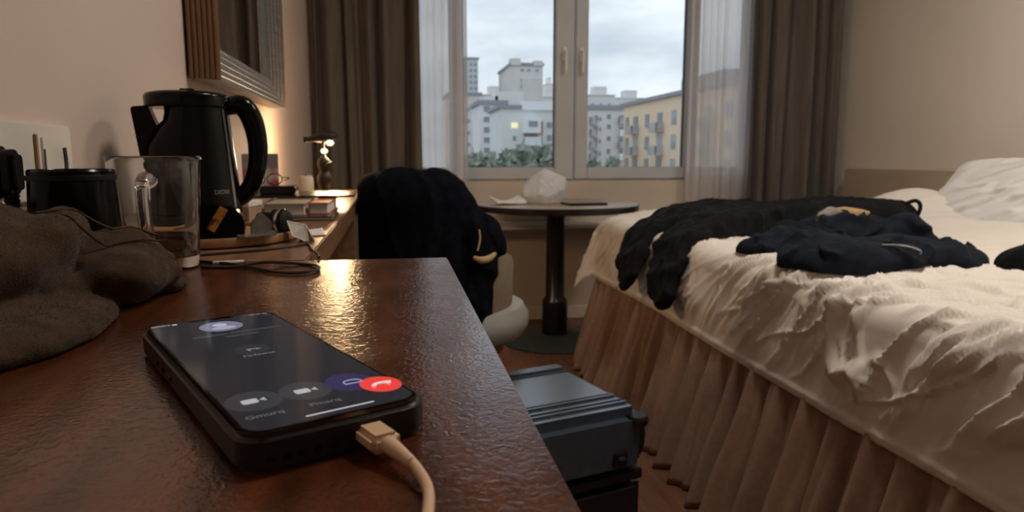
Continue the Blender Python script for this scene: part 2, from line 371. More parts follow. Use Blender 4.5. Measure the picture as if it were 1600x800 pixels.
def block(name, label, xa, xb, ytop, Y, depth, m, roof=.5, rm=None):
    o = thing(name, label, 'building', (px((xa + xb) / 2, Y), Y, -15))
    w = (px(xb, Y) - px(xa, Y)); h = pz(ytop, Y) + 15
    MB().box(-w / 2, w / 2, 0, depth, 0, h).build('wall', m, o)
    if roof: MB().box(-w / 2 - .4, w / 2 + .4, -.4, depth + .4, h, h + roof).build('roof', rm or m_roofd, o)
    return o, w, h
def fw(o, Y, x, y, w, h, m=None):     # a window on the front of block o, given by place on its face
    far_window(o, px(x, Y) - o.location.x, 0, pz(y, Y) + 15, w * Y / 1100, h * Y / 1100, m)

o, w, h = block('tower_block', 'tall beige tower block rising behind the white flats', 794, 844, 104, 230, 26, haze_mat('tower_beige', (.42, .40, .40)), .8)
MB().box(-w / 2, -w / 2 + 3.2, -.5, 4, h, h + 2.2).box(w / 2 - 3, w / 2, -.5, 4, h, h + 1.6).box(-2, 1, -.3, 4, h, h + 1).build('parapet', haze_mat('tower_beige_b', (.40, .38, .38)), o)
MB().box(-w / 2 + 3.6, w / 2 - .6, -.5, 0, h - 14, h - 4).build('facade_panel', haze_mat('tower_panel', (.36, .35, .36)), o)
for x in (812, 822, 835):
    for y in (111, 126, 136, 146, 156): fw(o, 230, x, y, 5, 3.4)
o, w, h = block('tower_block', 'green-grey glass tower at the left edge of the window view', 712, 744, 96, 250, 26, haze_mat('tower_teal', (.24, .33, .34)), .6)
for x in (724, 733, 740):
    for y in range(104, 150, 9): fw(o, 250, x, y, 4, 4)
o, w, h = block('apartment_building', 'dusty pink flats below the green-grey tower', 700, 747, 150, 150, 14, haze_mat('flats_pink', (.44, .38, .39)))
for x in (728, 738):
    for y in (172, 190, 208, 226, 244): fw(o, 150, x, y, 5, 5)
o, w, h = block('apartment_building', 'pale grey flats with two columns of dark windows', 746, 786, 164, 122, 12, haze_mat('flats_pale', (.52, .55, .58)), .7)
MB().box(3 - w / 2, 8 - w / 2, 2, 6, h, h + 2.4).box(w / 2 - 3, w / 2 - 1, 2, 6, h, h + 1.6).build('stair_tower', haze_mat('flats_pale_b', (.48, .5, .53)), o)
for x in (757, 773):
    for y in (171, 187, 203, 219, 235): fw(o, 122, x, y, 9 if x == 757 else 7, 8)
o, w, h = block('apartment_building', 'blue-grey and white flats with a lit window and red balcony', 779, 884, 170, 100, 12, haze_mat('flats_blue', (.46, .53, .57)), .5)
MB().box(px(811, 100) - o.location.x, w / 2 + .3, -.5, .5, h - .2, h + 1.0).build('white_fascia', m_fwhite, o)
fw(o, 100, 800, 196, 10, 8, m_lit); fw(o, 100, 800, 216, 5, 7); fw(o, 100, 799, 237, 6, 8)
for y in (195, 215, 237): fw(o, 100, 855, y, 8, 8)
MB().box(px(812, 100) - o.location.x, px(838, 100) - o.location.x, -1.6, 0, pz(208, 100) + 15, pz(186, 100) + 15).build('bay', m_fwhite, o)
far_window(o, px(826, 100) - o.location.x, -1.6, pz(194, 100) + 15, 1.3, .75)
balcony(o, px(827, 100) - o.location.x, 0, pz(226, 100) + 15, 2.6, m_fwhite); far_window(o, px(826, 100) - o.location.x, 0, pz(216, 100) + 15, 2.0, 1.1, m_redbrown)
balcony(o, px(827, 100) - o.location.x, 0, pz(246, 100) + 15, 2.6, m_redbrown); far_window(o, px(842, 100) - o.location.x, 0, pz(200, 100) + 15, .5, 1.9, m_redbrown)
far_window(o, px(826, 100) - o.location.x, 0, pz(236, 100) + 15, 2.0, 1.1)
o, w, h = block('apartment_building', 'grey flats with stacked balconies beside the yellow building', 896, 1000, 170, 128, 13, haze_mat('flats_grey', (.47, .47, .50)), .8)
for y in (181, 197, 216, 236, 252):
    fw(o, 128, 951, y, 6, 7); fw(o, 128, 930, y + 2, 6, 7); fw(o, 128, 937, y + 4, 3, 6)
for i, y in enumerate((189, 208, 227, 246)):
    fw(o, 128, 973, y - 6, 10, 8, m_wdark); balcony(o, px(974, 128) - o.location.x, 0, pz(y + 3, 128) + 15, 2.1, m_fwhite if i % 2 else m_rail)
    balcony(o, px(924, 128) - o.location.x, 0, pz(y + 3, 128) + 15, 1.2, m_rail)
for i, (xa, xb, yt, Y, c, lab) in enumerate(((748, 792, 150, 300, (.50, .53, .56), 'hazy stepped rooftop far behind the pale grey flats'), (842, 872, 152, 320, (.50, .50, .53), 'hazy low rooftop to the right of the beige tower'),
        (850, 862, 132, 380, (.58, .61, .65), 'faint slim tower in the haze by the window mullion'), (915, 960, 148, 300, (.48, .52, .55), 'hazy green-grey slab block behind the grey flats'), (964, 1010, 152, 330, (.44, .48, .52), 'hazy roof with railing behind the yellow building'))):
    o, w, h = block('distant_building', lab, xa, xb, yt, Y, 20, haze_mat('haze_block%d' % i, c, .03), .4, haze_mat('haze_roof%d' % i, (.40, .43, .47)))
    MB().box(-w * .2, w * .25, 2, 8, h, h + 4).build('roof_hut', haze_mat('haze_hut%d' % i, c, .02), o)
    for k in (-.3, 0, .3):
        far_window(o, k * w, 0, h - 4, w * .1, 1.6, m_wpale)
# yellow building: its long side runs away from us
o = thing('apartment_building', 'yellow ochre flats with balconies at the right of the view', 'building', (35.2, 60, -15))
m_yel = haze_mat('flats_yellow', (.66, .42, .18), .04); hy = 23.3
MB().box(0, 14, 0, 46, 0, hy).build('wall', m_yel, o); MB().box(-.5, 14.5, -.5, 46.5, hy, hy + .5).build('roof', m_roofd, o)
MB().box(.8, 6, 14, 26, hy + .4, hy + 2.0).build('attic', m_roofd, o)
for k, yy in enumerate((44.2, 40.4, 35.6, 30.8, 26.0, 21.0, 16, 11)):
    for j in range(6):
        zz = hy - 2.6 - j * 3.05
        if k in (1, 3, 6):
            far_window(o, 0, yy, zz - .3, 1.7, 2.3, m_wdark if (j + k) % 2 else m_wpale, PI / 2); balcony(o, 0, yy, zz - 1.6, 2.8, m_rail, -PI / 2)
        else: far_window(o, 0, yy, zz, 1.4, 1.8, m_wpale if k in (4, 5) else m_wdark, PI / 2)
# trees in front of the blocks
m_leafs = [mat('tree_leaves_a', (.26, .32, .26), .8, c2=(.34, .40, .33), scale=.6), mat('tree_leaves_b', (.30, .35, .29), .8, c2=(.38, .43, .36), scale=.6)]  # leaf greens lightened and greyed to carry the distance haze
m_bark = mat('tree_bark', (.09, .07, .05), .9)
def tree(label, xp, yt, Y, r, k):
    x = px(xp, Y); zt = pz(yt, Y); o = thing('tree', label, 'tree', (x, Y, -15), group='trees in the courtyard')
    H = zt + 15
    MB().tube([(0, 0, 0), (.1, 0, H * .5), (0, 0, H * .8)], [.28, .22, .08], 8).build('trunk', m_bark, o, smooth=True)
    n = 1500; u = rng.normal(size=(n, 3)); u /= np.linalg.norm(u, axis=1)[:, None]
    rad = (.55 + .45 * rng.rand(n)) * (1 + .35 * pn(u[:, 0] * 2.2 + k * 3, u[:, 1] * 2.2, u[:, 2] * 2.2))
    P = u * rad[:, None] * np.array([r, r, H * .26]) + np.array([0, 0, H * .76])
    a = rng.normal(size=(n, 3)) * .32; b = rng.normal(size=(n, 3)) * .32
    V = np.stack([P - a, P + b, P + a, P - b], 1).reshape(-1, 3); F = np.arange(4 * n).reshape(n, 4)
    raw('foliage', V, F, m_leafs[k % 2], o, smooth=False, kind='stuff')
for k, (xp, yt, Y, r, lab) in enumerate(((733, 248, 82, 1.6, 'small green tree at the foot of the pink flats'), (757, 244, 88, 1.9, 'green tree in front of the pale grey flats'), (785, 243, 79, 1.7, 'green tree left of the red balcony'),
        (814, 238, 74, 1.8, 'bushy tree just behind the white plastic bag'), (838, 232, 88, 2.1, 'tallest green tree below the white bay of the flats'), (862, 243, 80, 1.9, 'green tree nearest the window mullion'), (930, 256, 82, 1.8, 'low tree at the foot of the grey flats'), (960, 254, 90, 1.9, 'low tree left of the yellow building'))):
    tree(lab, xp, yt, Y, r, k)

# ------------------------------------------------------------------ curtains
def curtain(name, label, x0, x1, yc, n, A, m, seed, thick=.004, z0=.015, z1=2.44, gather=0., jag=0.):
    r = np.random.RandomState(seed); NX, NZ = 150, 36
    u = np.linspace(0, 1, NX); v = np.linspace(0, 1, NZ); U, Vv = np.meshgrid(u, v, indexing='ij')
    ph = U + .035 * np.sin(U * 9 + seed) + .02 * np.sin(Vv * 3 + U * 7 + seed)
    amp = A * (.65 + .35 * np.sin(U * 17 + seed * 2)) * (1.15 - .35 * Vv)
    s = np.sin(2 * PI * n * ph); s = np.sign(s) * np.abs(s) ** .75
    Y = yc + amp * s + .25 * A * np.sin(2 * PI * n * 2.3 * ph + 1 + 1.2 * Vv)
    X = x0 + (x1 - x0) * U + .18 * (x1 - x0) / n * np.cos(2 * PI * n * ph) * .6 + gather * (1 - Vv) * (U - .5)
    P = np.stack([X, Y, z0 + (z1 - z0) * Vv], -1)
    v_, f_ = grid_mesh(P); o = raw(name, v_, f_, m, label=label, cat='curtain'); solid(o, thick); return o
curtain('drape', 'heavy brown-grey drape by the desk lamp, left of window', -.37, .14, 3.56, 5, .055, m_drape, 2)
curtain('drape', 'heavy brown-grey drape behind the bed, right of window', 1.87, 2.39, 3.56, 5, .055, m_drape, 5)
curtain('sheer_curtain', 'white sheer curtain hanging left of the window, behind the chair', .09, .375, 3.64, 7, .018, m_sheer, 3, .0, gather=.02)
curtain('sheer_curtain', 'white sheer curtain hanging right of the window, beside the bed', 1.57, 1.92, 3.64, 7, .018, m_sheer, 9, .0, gather=.02)
MB().tube([(-.38, 3.6, 2.46), (2.42, 3.6, 2.46)], .014, 10).build('curtain_rail', m_white, smooth=True, label='white curtain rail under the ceiling above the window', cat='rail')

# ------------------------------------------------------------------ desk
dk = thing('desk', 'dark lacquered wooden desk in the foreground under the phone', 'desk', (0, 0, 0))
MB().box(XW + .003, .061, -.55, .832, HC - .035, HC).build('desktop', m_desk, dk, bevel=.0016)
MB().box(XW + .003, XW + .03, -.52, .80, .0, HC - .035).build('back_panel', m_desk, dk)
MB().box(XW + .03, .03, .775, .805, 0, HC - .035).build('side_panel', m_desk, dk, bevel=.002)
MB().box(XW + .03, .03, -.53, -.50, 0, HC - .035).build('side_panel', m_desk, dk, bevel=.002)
d2 = thing('shelf_desk', 'long narrow brown writing shelf running along the left wall', 'desk', (0, 0, 0))
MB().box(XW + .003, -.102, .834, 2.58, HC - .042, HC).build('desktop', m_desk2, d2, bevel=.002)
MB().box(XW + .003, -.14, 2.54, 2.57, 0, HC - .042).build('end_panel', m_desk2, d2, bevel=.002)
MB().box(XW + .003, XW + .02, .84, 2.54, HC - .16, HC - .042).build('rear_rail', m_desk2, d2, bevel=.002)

# ------------------------------------------------------------------ mirror on the left wall
mr = thing('wall_mirror', 'large wall mirror in a silver frame with ribbed copper sides', 'mirror', (XW, 0, 0))
ya, yb, za, zb, pr = 1.482, 2.338, 1.046, 2.05, .063
MB().box(.001, .02, ya + .01, yb - .01, za + .01, zb - .01).build('backing', m_blackm, mr)
bm_ = MB(); o4 = [(ya, za), (yb, za), (yb, zb), (ya, zb)]; q = .085; i4 = [(ya + q, za + q), (yb - q, za + q), (yb - q, zb - q), (ya + q, zb - q)]
for k in range(4):
    a, b, c, d = o4[k], o4[(k + 1) % 4], i4[(k + 1) % 4], i4[k]
    e = [(a[0] + (.012 if k in (0, 3) else -.012), a[1] + .012 * (1 if k < 2 else -1)) for a in ()]
    bm_.add([(pr, *a), (pr, *b), (.026, *c), (.026, *d), (.012, *a), (.012, *b), (.012, *c), (.012, *d)], [(0, 1, 2, 3), (4, 7, 6, 5), (0, 4, 5, 1), (2, 6, 7, 3)])
bm_.build('frame', m_frame, mr)
for k in range(4):                                                  # fine steps in the silver moulding
    for t in (.12, .3, .5, .7, .88):
        a, b, c, d = [Vector((0, *p)) for p in (o4[k], o4[(k + 1) % 4], i4[(k + 1) % 4], i4[k])]
        xx = pr + (.026 - pr) * t + .0015
        p0 = a.lerp(d, t); p1 = b.lerp(c, t); p0.x = p1.x = xx - .001
        MB().tube([p0, p1], .0014, 6).build('moulding', m_frame, mr, smooth=True)
MB().box(.026, .028, ya + q - .004, yb - q + .004, za + q - .004, zb - q + .004).build('mirror_glass', m_mirror, mr)
rib = MB().tube([(0, 0, za + .002), (0, 0, zb - .002)], .0052, 8).mesh('rib', smooth=True); rib.materials.append(m_ribs)
for y in (ya - .001, yb + .001):
    for k in range(6):
        put('rib', rib, None, mr, loc=(.010 + .0098 * k, y, 0))
# ------------------------------------------------------------------ wall socket and plug
sk = thing('wall_socket', 'double socket in a pale plate on the wall at far left', 'socket', (XW, .818, .893))
W2L = Matrix(((0, 0, 1, 0), (1, 0, 0, 0), (0, 1, 0, 0), (0, 0, 0, 1)))
MB().prism(rrect(.230, .084, .006), 0, .009, W2L).build('plate', m_plate, sk, bevel=.0015)
for dy in (-.062, .072):
    p = MB().prism(rrect(.066, .064, .003), .009, .0108, Matrix.Translation((0, dy, -.004)) @ W2L).build('socket_face', m_plate, sk, bevel=.0008)
    if dy > 0:
        for pts, r in (([(-.030, .014), (-.030, -.010), (-.022, -.018), (-.026, -.026)], .0016), ([(.017, .016), (.018, -.008), (.006, -.018), (.008, -.028)], .0034)):
            MB().tube([(.0106, dy + a, b) for a, b in pts], r, 8, 4).build('slot', m_gasket, p, smooth=True)
MB().box(.009, .0116, .0225, .0285, -.036, .030).build('switch_slot', m_brown, sk, bevel=.0008)
pl = thing('plug', 'black mains plug in the left socket by the wall', 'plug', (XW + .0112, .752, .884))
MB().prism(rrect(.036, .050, .010), 0, .008, W2L).build('plug_face', m_blackm, pl, bevel=.002)
MB().prism(rrect(.024, .044, .010), .008, .024, W2L).build('plug_grip', m_black, pl, bevel=.005)
MB().tube([(.014, 0, -.018), (.015, 0, -.030), (.014, 0, -.045), (.012, -.01, -.07), (.014, -.02, -.1)], [.006, .006, .0045, .0032, .0032], 10, 4).build('plug_cord', m_black, pl, smooth=True)
for k in range(4): MB().lathe([(.0066, 0), (.0066, .0022)], 12, (.0148, 0, -.024 - .0045 * k)).build('grommet_ring', m_blackm, pl)

# ------------------------------------------------------------------ black bucket, glass mug
bk = thing('ice_bucket', 'black tapered tub behind the brown fleece, against the wall', 'tub', (-.306, .744, HC))
MB().lathe([(.0, .002), (.0405, .0), (.0420, .004), (.0365, .101), (.037, .105), (.0355, .1070), (.034, .105), (.034, .10), (.040, .010), (.0, .010)], 48).build('body', m_black, bk, smooth=True)
MB().lathe([(.0362, .0), (.038, .001), (.038, .005), (.0362, .006)], 48, (0, 0, .096), cap=False).build('rim_band', m_blackm, bk, smooth=True)

mg = thing('glass_mug', 'clear glass mug with a little dark drink beside the kettle', 'mug', (-.250, .805, HC), math.radians(-82))
prof = [(0, .0), (.034, .0), (.0375, .002), (.0385, .006), (.0395, .02), (.0455, .114), (.0462, .1175), (.0455, .1195), (.0442, .1175), (.0432, .112), (.0368, .022), (.034, .013), (.0, .0105)]
MB().lathe(prof, 64).build('cup', m_glass, mg, smooth=True)
MB().lathe([(0, .0112), (.0342, .0138), (.0365, .0225), (.0375, .032), (.0376, .0325), (0, .0325)], 64).build('drink', m_water, mg, smooth=True)
hp = [(.0425, 0, .094), (.056, 0, .098), (.069, 0, .092), (.0735, 0, .075), (.069, 0, .052), (.058, 0, .030), (.0435, 0, .022), (.0405, 0, .021)]
MB().tube(hp, [.0075, .0062, .0056, .0054, .0054, .0056, .0066, .007], 16, 6, sx=1.25).build('handle', m_glass, mg, smooth=True)

# ------------------------------------------------------------------ round tray and kettle
tr = thing('serving_tray', 'round wooden tray under the kettle and sachets', 'tray', (-.262, 1.062, HC))
MB().lathe([(0, .0), (.118, .0), (.123, .003), (.124, .012), (.1225, .0145), (.120, .0135), (.1185, .008), (0, .0075)], 64).build('dish', m_traywood, tr, smooth=True)
TZ = HC + .0078
kt = thing('kettle', 'black electric kettle with open spout on the round tray', 'kettle', (-.283, 1.072, TZ), math.radians(10))
MB().lathe([(0, .0), (.064, .0), (.067, .003), (.067, .012), (.064, .015), (0, .015)], 48).build('power_base', m_blackm, kt, smooth=True)
kb = MB().lathe([(0, .016), (.062, .016), (.0655, .020), (.065, .04), (.060, .10), (.0575, .125), (.0555, .150), (.0545, .160), (.0535, .170), (.0530, .176), (.0525, .184), (.051, .186), (0, .186)], 64)
kb.v = [(x * (1 - .42 * float(ss(.138, .164, z))) if x < 0 else x, y, z) for x, y, z in kb.v]      # cut away above the spout
kb.build('body', m_black, kt, smooth=True)
ld = MB().lathe([(0, .1775), (.0530, .1775), (.0555, .180), (.056, .193), (.0535, .197), (.045, .1995), (.020, .201), (0, .2012)], 64).build('lid', m_black, kt, smooth=True)
MB().prism(rrect(.020, .012, .004), .2005, .205).build('lid_catch', m_blackm, ld, bevel=.001)
# spout: a wedge standing off the body, open above a notch
XZ = Matrix(((1, 0, 0, 0), (0, 0, -1, 0), (0, 1, 0, 0), (0, 0, 0, 1)))
sp = MB().prism([(-.030, .075), (-.060, .092), (-.0700, .176), (-.0685, .178), (-.049, .180), (-.048, .178), (-.037, .147), (-.025, .145)], -.021, .021, XZ)
sp.build('spout', m_black, kt, bevel=.004)
hpts = [(.046, 0, .180), (.063, 0, .184), (.075, 0, .180), (.085, 0, .160), (.090, 0, .130), (.088, 0, .100), (.082, 0, .078), (.074, 0, .062), (.062, 0, .050), (.057, 0, .042)]
MB().tube(hpts, [.012, .0135, .0150, .0150, .0140, .0132, .0130, .0128, .012, .008], 16, 6, sx=1.0).build('handle', m_black, kt, smooth=True)
strip = MB()
a0 = math.radians(-30)
for k in range(24):
    z = .026 + (.176 - .026) * k / 23; rr = float(np.interp(z, [.016, .04, .10, .15, .176], [.0622, .0652, .0602, .0557, .0532])) + .0006
    strip.v += [(rr * math.cos(a0 + s), rr * math.sin(a0 + s), z) for s in (-.045, .045)]
    if k: strip.f.append((2 * k - 2, 2 * k - 1, 2 * k + 1, 2 * k))
so = strip.build('water_gauge', m_chrome, kt, smooth=True)
lg = text_mesh('DEDIIE', .0082); ca = math.radians(-50)
for v in lg.vertices:                                               # bend the lettering round the body
    ang = ca + v.co.x / .064; z = .062 + v.co.y; rr = .0637 + .0004
    v.co = (rr * math.cos(ang), rr * math.sin(ang), z)
m_logo = mat('grey_lettering', (.30, .27, .27), .4); put('lettering', lg, m_logo, kt)

# small things on and round the tray
def place_box(name, label, cat, loc, rz, poly, depth, m, bevel=.002, parent=None):
    M = Matrix(((1, 0, 0, 0), (0, 0, 1, -depth / 2), (0, 1, 0, 0), (0, 0, 0, 1)))
    return MB().prism(poly, 0, depth, M).build(name, m, parent, bevel=bevel, loc=loc, rot=(0, 0, rz), label=label, cat=cat)
tb = thing('tea_caddy', 'black gabled box with a gold label in front of the kettle', 'box', (-.228, .982, TZ), math.radians(8))
MB().prism([(-.033, .0), (.030, .0), (.031, .030), (.018, .046), (-.012, .049), (-.034, .034)], -.016, .016, XZ).build('box', m_black, tb, bevel=.003)
lab = MB().box(-.0055, .0055, -.0008, .0008, -.017, .017).build('label', m_gold, tb, loc=(-.002, -.0168, .030), rot=(0, math.radians(32), 0))
fs = thing('tea_sachet', 'silver foil sachet leaning on the black gabled box', 'sachet', (-.179, .995, TZ), math.radians(15))
MB().prism([(-.014, 0), (.012, .0), (.015, .022), (.002, .036), (-.013, .024)], -.004, .004, XZ).build('pouch', m_foil, fs, bevel=.0015)
MB().prism(circ(.001, .025, .0028, 12), -.0046, -.004, XZ).build('orange_seal', m_orange, fs)
k3 = thing('bottle_stopper', 'round black stopper lying beside the foil sachet', 'stopper', (-.168, 1.046, TZ + .0185), math.radians(-25))
MB().lathe([(0, -.026), (.012, -.026), (.0135, -.022), (.0135, -.004), (.018, .0), (.0185, .006), (.017, .018), (.010, .022), (0, .022)], 28, M=Matrix.Rotation(PI / 2, 4, 'Y')).build('cap', m_blackm, k3, smooth=True)
MB().lathe([(.0187, .008), (.0192, .009), (.0192, .012), (.0187, .013)], 28, cap=False, M=Matrix.Rotation(PI / 2, 4, 'Y')).build('steel_ring', m_chrome, k3, smooth=True)
def sheet(name, label, cat, loc, rz, w, d, bend, m, thick=.0006, parent=None, lift=0.):
    n = 16; u = np.linspace(-.5, .5, n); U, Vv = np.meshgrid(u, u, indexing='ij')
    Z = bend * (np.abs(U) * 2) ** 2 * (.5 + Vv) + bend * .25 * pn(U * 3 + w * 90, Vv * 3) + lift * (U + .5) ** 2; Z -= Z.min()
    v_, f_ = grid_mesh(np.stack([U * w, Vv * d, Z], -1)); o = raw(name, v_, f_, m, parent, loc=loc, rot=(0, 0, rz), label=label, cat=cat); solid(o, thick); return o
sheet('foil_wrapper', 'flat crumpled foil wrapper at the right rim of the tray', 'wrapper', (-.182, 1.022 - .045, TZ + .0065), .3, .05, .035, .004, m_foil)
tg = thing('charger_tag', 'small folded white paper tag upright at the tray edge', 'tag', (-.132, 1.005, HC), math.radians(-20))
MB().add([(-.016, 0, .030), (.010, .004, .024), (.016, -.002, .0), (-.004, -.010, .012), (-.016, .001, .0305), (.010, .005, .0245), (.0162, -.001, .0005), (-.004, -.009, .0125)],
         [(0, 1, 2, 3), (7, 6, 5, 4), (0, 4, 5, 1), (1, 5, 6, 2), (2, 6, 7, 3), (3, 7, 4, 0)]).build('front_flap', m_paper, tg)
MB().add([(-.016, 0, .030), (.010, .004, .024), (.014, .020, .0), (-.010, .022, .0), (-.016, .001, .031), (.010, .005, .025), (.0145, .021, .0), (-.010, .023, .0)],
         [(0, 1, 2, 3), (7, 6, 5, 4), (0, 4, 5, 1), (1, 5, 6, 2), (2, 6, 7, 3), (3, 7, 4, 0)]).build('back_flap', m_paper, tg)
sheet('notepad_sheet', 'white paper card lying flat on the writing shelf', 'paper', (-.140, 1.125, HC + .0012), .15, .062, .085, .002, m_paper)
def cable(name, label, pts, r, m, **k): return MB().tube(pts, r, 8, 8).build(name, m, smooth=True, label=label, cat='cable', **k)
cz = HC + .0019
cable('charging_cable', 'thin dark cable looping on the desk from behind the mug to the tray', [(-.118, 1.005, cz), (-.120, .975, cz), (-.150, .935, cz), (-.19, .907, cz), (-.235, .885, cz), (-.26, .86, cz), (-.235, .842, cz), (-.19, .815, cz), (-.15, .775, cz), (-.122, .742, cz), (-.098, .733, cz), (-.081, .748, cz), (-.085, .778, cz), (-.108, .797, cz), (-.14, .790, cz + .0035), (-.17, .783, cz), (-.205, .79, cz)], .0017, m_cable_d)
cable('charging_cable', 'dark cable running back along the shelf edge beside the white tag', [(-.121, 1.0, cz), (-.112, .96, cz), (-.104, .915, cz), (-.092, .868, cz), (-.089, .845, cz - .0005)], .0017, m_cable_d)
cable('charging_cable', 'short white cable end on the desk right of the mug', [(-.200, .818, cz), (-.185, .817, cz), (-.168, .822, cz)], .0021, m_paper)

# ------------------------------------------------------------------ far end of the shelf: magazines, boxes, lamp, leaflet
def book(name, label, x, y, z, w, d, h, m, rz, cover=True):
    o = thing(name, label, 'book', (x, y, z), rz, 'reading matter stacked on the writing shelf')
    MB().box(-w / 2 + .002, w / 2 - .003, -d / 2 + .003, d / 2 - .003, .0015, h - .0015).build('pages', m_paper, o)
    MB().box(-w / 2, w / 2, -d / 2, d / 2, 0, .0015).box(-w / 2, w / 2, -d / 2, d / 2, h - .0015, h).box(-w / 2, -w / 2 + .0015, -d / 2, d / 2, 0, h).build('cover', m, o)
book('magazine', 'dark bottom magazine of the stack on the shelf', -.215, 1.455, HC, .20, .23, .008, m_darkwood, .03)
book('paperback', 'brown book on the dark magazine, left side of the stack', -.285, 1.47, HC + .008, .075, .20, .024, m_cardboard, .05)
book('paperback', 'pale brown book in the middle of the shelf stack', -.205, 1.475, HC + .008, .075, .19, .022, m_tabletop, .02)
book('paperback', 'orange-red book at the right end of the shelf stack', -.142, 1.49, HC + .008, .038, .18, .022, m_orange, -.02)
MB().box(-.12, .12, -.10, .10, 0, .004).build('folder', m_darkwood, loc=(-.205, 1.63, HC + .0325), rot=(0, 0, .03), bevel=.001, label='thin black folder resting on top of the shelf books', cat='folder')
rb = thing('carton', 'long white and brown carton left of the book stack', 'box', (-.300, 1.335, HC), math.radians(-12))
MB().box(-.055, .055, -.03, .03, 0, .030).build('carton_body', m_cardboard, rb, bevel=.001)
MB().box(-.056, .056, -.031, .031, .030, .040).build('carton_lid', m_paper, rb, bevel=.001)
MB().tube([(-.328, 1.262, HC + .028), (-.262, 1.232, HC + .026)], .0045, 12).build('pen', m_tabletop, smooth=True, label='fat beige pen propped against the carton', cat='pen') if False else None
MB().box(-.038, .038, -.035, .035, 0, .018).build('glasses_case', m_darkwood, loc=(-.248, 1.615, HC + .0365), rot=(0, 0, .05), bevel=.003, label='small dark brown case on the black folder', cat='case')
ge = thing('spectacles', 'folded black wire spectacles on the dark brown case', 'glasses', (-.275, 1.615, HC + .0545), math.radians(10))
for sx in (-.018, .018): MB().tube([(sx + .016 * math.cos(t), 0, .014 + .012 * math.sin(t)) for t in np.linspace(0, 2 * PI, 21)], .0011, 6).build('rim', m_blackm, ge, smooth=True)
MB().tube([(.034, 0, .018), (.05, .02, .016), (.04, .05, .010)], .0011, 6, 4).build('temple', m_blackm, ge, smooth=True)
cd = thing('candle', 'cream pillar candle standing behind the spectacles', 'candle', (-.234, 1.98, HC))
MB().lathe([(0, 0), (.020, 0), (.021, .004), (.020, .060), (.015, .066), (.012, .064), (0, .063)], 28).build('wax', mat('candle_wax', (.78, .62, .42), .5), cd, smooth=True)
MB().tube([(0, 0, .062), (.001, 0, .072)], .001, 6).build('wick', m_blackm, cd)
lf = thing('brochure', 'red and white printed brochure standing behind the kettle handle', 'brochure', (-.318, 1.80, HC), math.radians(6))
MB().box(-.042, .042, -.006, .006, 0, .125).build('booklet', m_paper, lf, bevel=.001)
MB().box(-.041, .041, -.0066, -.006, .002, .090).build('cover_print', m_print, lf)
MB().box(-.041, .041, -.0066, -.006, .090, .123).build('title_panel', mat('grey_print', (.22, .20, .20), .5), lf)

lm = thing('desk_lamp', 'small dark bronze desk lamp with two glowing bulbs', 'lamp', (-.216, 2.31, HC), math.radians(8))
m_bronze = mat('dark_bronze', (.022, .015, .011), .5, .2)
MB().lathe([(0, 0), (.044, 0), (.046, .003), (.044, .008), (.018, .012), (0, .013)], 36).build('base', mat('lamp_base_cream', (.62, .52, .40), .3), lm, smooth=True)
MB().lathe([(.012, .012), (.016, .02), (.022, .034), (.024, .048), (.018, .062), (.012, .070), (.016, .080), (.021, .092), (.018, .106), (.008, .116), (.005, .124), (.005, .165), (0, .166)], 24).build('stem', m_bronze, lm, smooth=True)
MB().tube([(.0, -.022, .085), (.014, -.028, .092), (.022, -.020, .098)], .006, 8, 4).build('stem_figure', m_bronze, lm, smooth=True)
bulb_m = emis('glowing_bulb', (1.0, .80, .52), 2.2)
hd = MB().tube([(-.052, 0, .169), (-.046, 0, .169), (-.03, 0, .172), (.0, 0, .178), (.028, 0, .176), (.034, 0, .172)], [.010, .008, .010, .018, .020, .015], 16, 3).build('lamp_head', m_bronze, lm, smooth=True)
MB().tube([(-.054, 0, .160), (-.054, 0, .178)], .006, 8).build('end_knob', m_blackm, hd, smooth=True)
for bx, by, bz, rr in ((.020, -.016, .159, .013), (.002, -.016, .134, .012)):
    MB().lathe([(0, -rr * .7), (rr * .6, -rr * .6), (rr, 0), (rr * .6, rr * .6), (0, rr * .7)], 20, (bx, by, bz)).build('bulb', bulb_m, lm, smooth=True)
    ldt = bpy.data.lights.new('bulb_light', 'POINT'); ldt.energy = LAMP_W; ldt.color = (1.0, .66, .34); ldt.shadow_soft_size = .04
    lo = bpy.data.objects.new('bulb_light', ldt); col.objects.link(lo); lo.parent = lm; lo.location = (bx + .012, by + .050, bz + .004)
MB().tube([(.0, 0, .134), (.0, -.01, .134)], .004, 8).build('bulb_holder', m_bronze, lm)

# ------------------------------------------------------------------ ceiling fill lights (unseen, added to warm and brighten the room)
m_diff = emis('fill_diffuser', WARM, 3.0)
for lx, ly, lab in ((.78, 1.05, 'unseen round ceiling fill light added between the desk and the bed'), (1.75, 1.55, 'unseen round ceiling fill light added above the bed')):
    cl = thing('ceiling_fill', lab, 'lamp', (lx, ly, ZC), group='added ceiling fill lights')
    MB().lathe([(0, 0), (.20, 0), (.20, -.02), (.19, -.03)], 40).build('rim', m_white, cl, smooth=True)
    MB().lathe([(.19, -.03), (.15, -.055), (.08, -.068), (0, -.07)], 40, cap=False).build('diffuser', m_diff, cl, smooth=True)
    al = bpy.data.lights.new('ceiling_fill_light', 'AREA'); al.shape = 'DISK'; al.size = .38; al.energy = CEIL_W; al.color = WARM
    ao = bpy.data.objects.new('ceiling_fill_light', al); col.objects.link(ao); ao.parent = cl; ao.location = (0, 0, -.075)

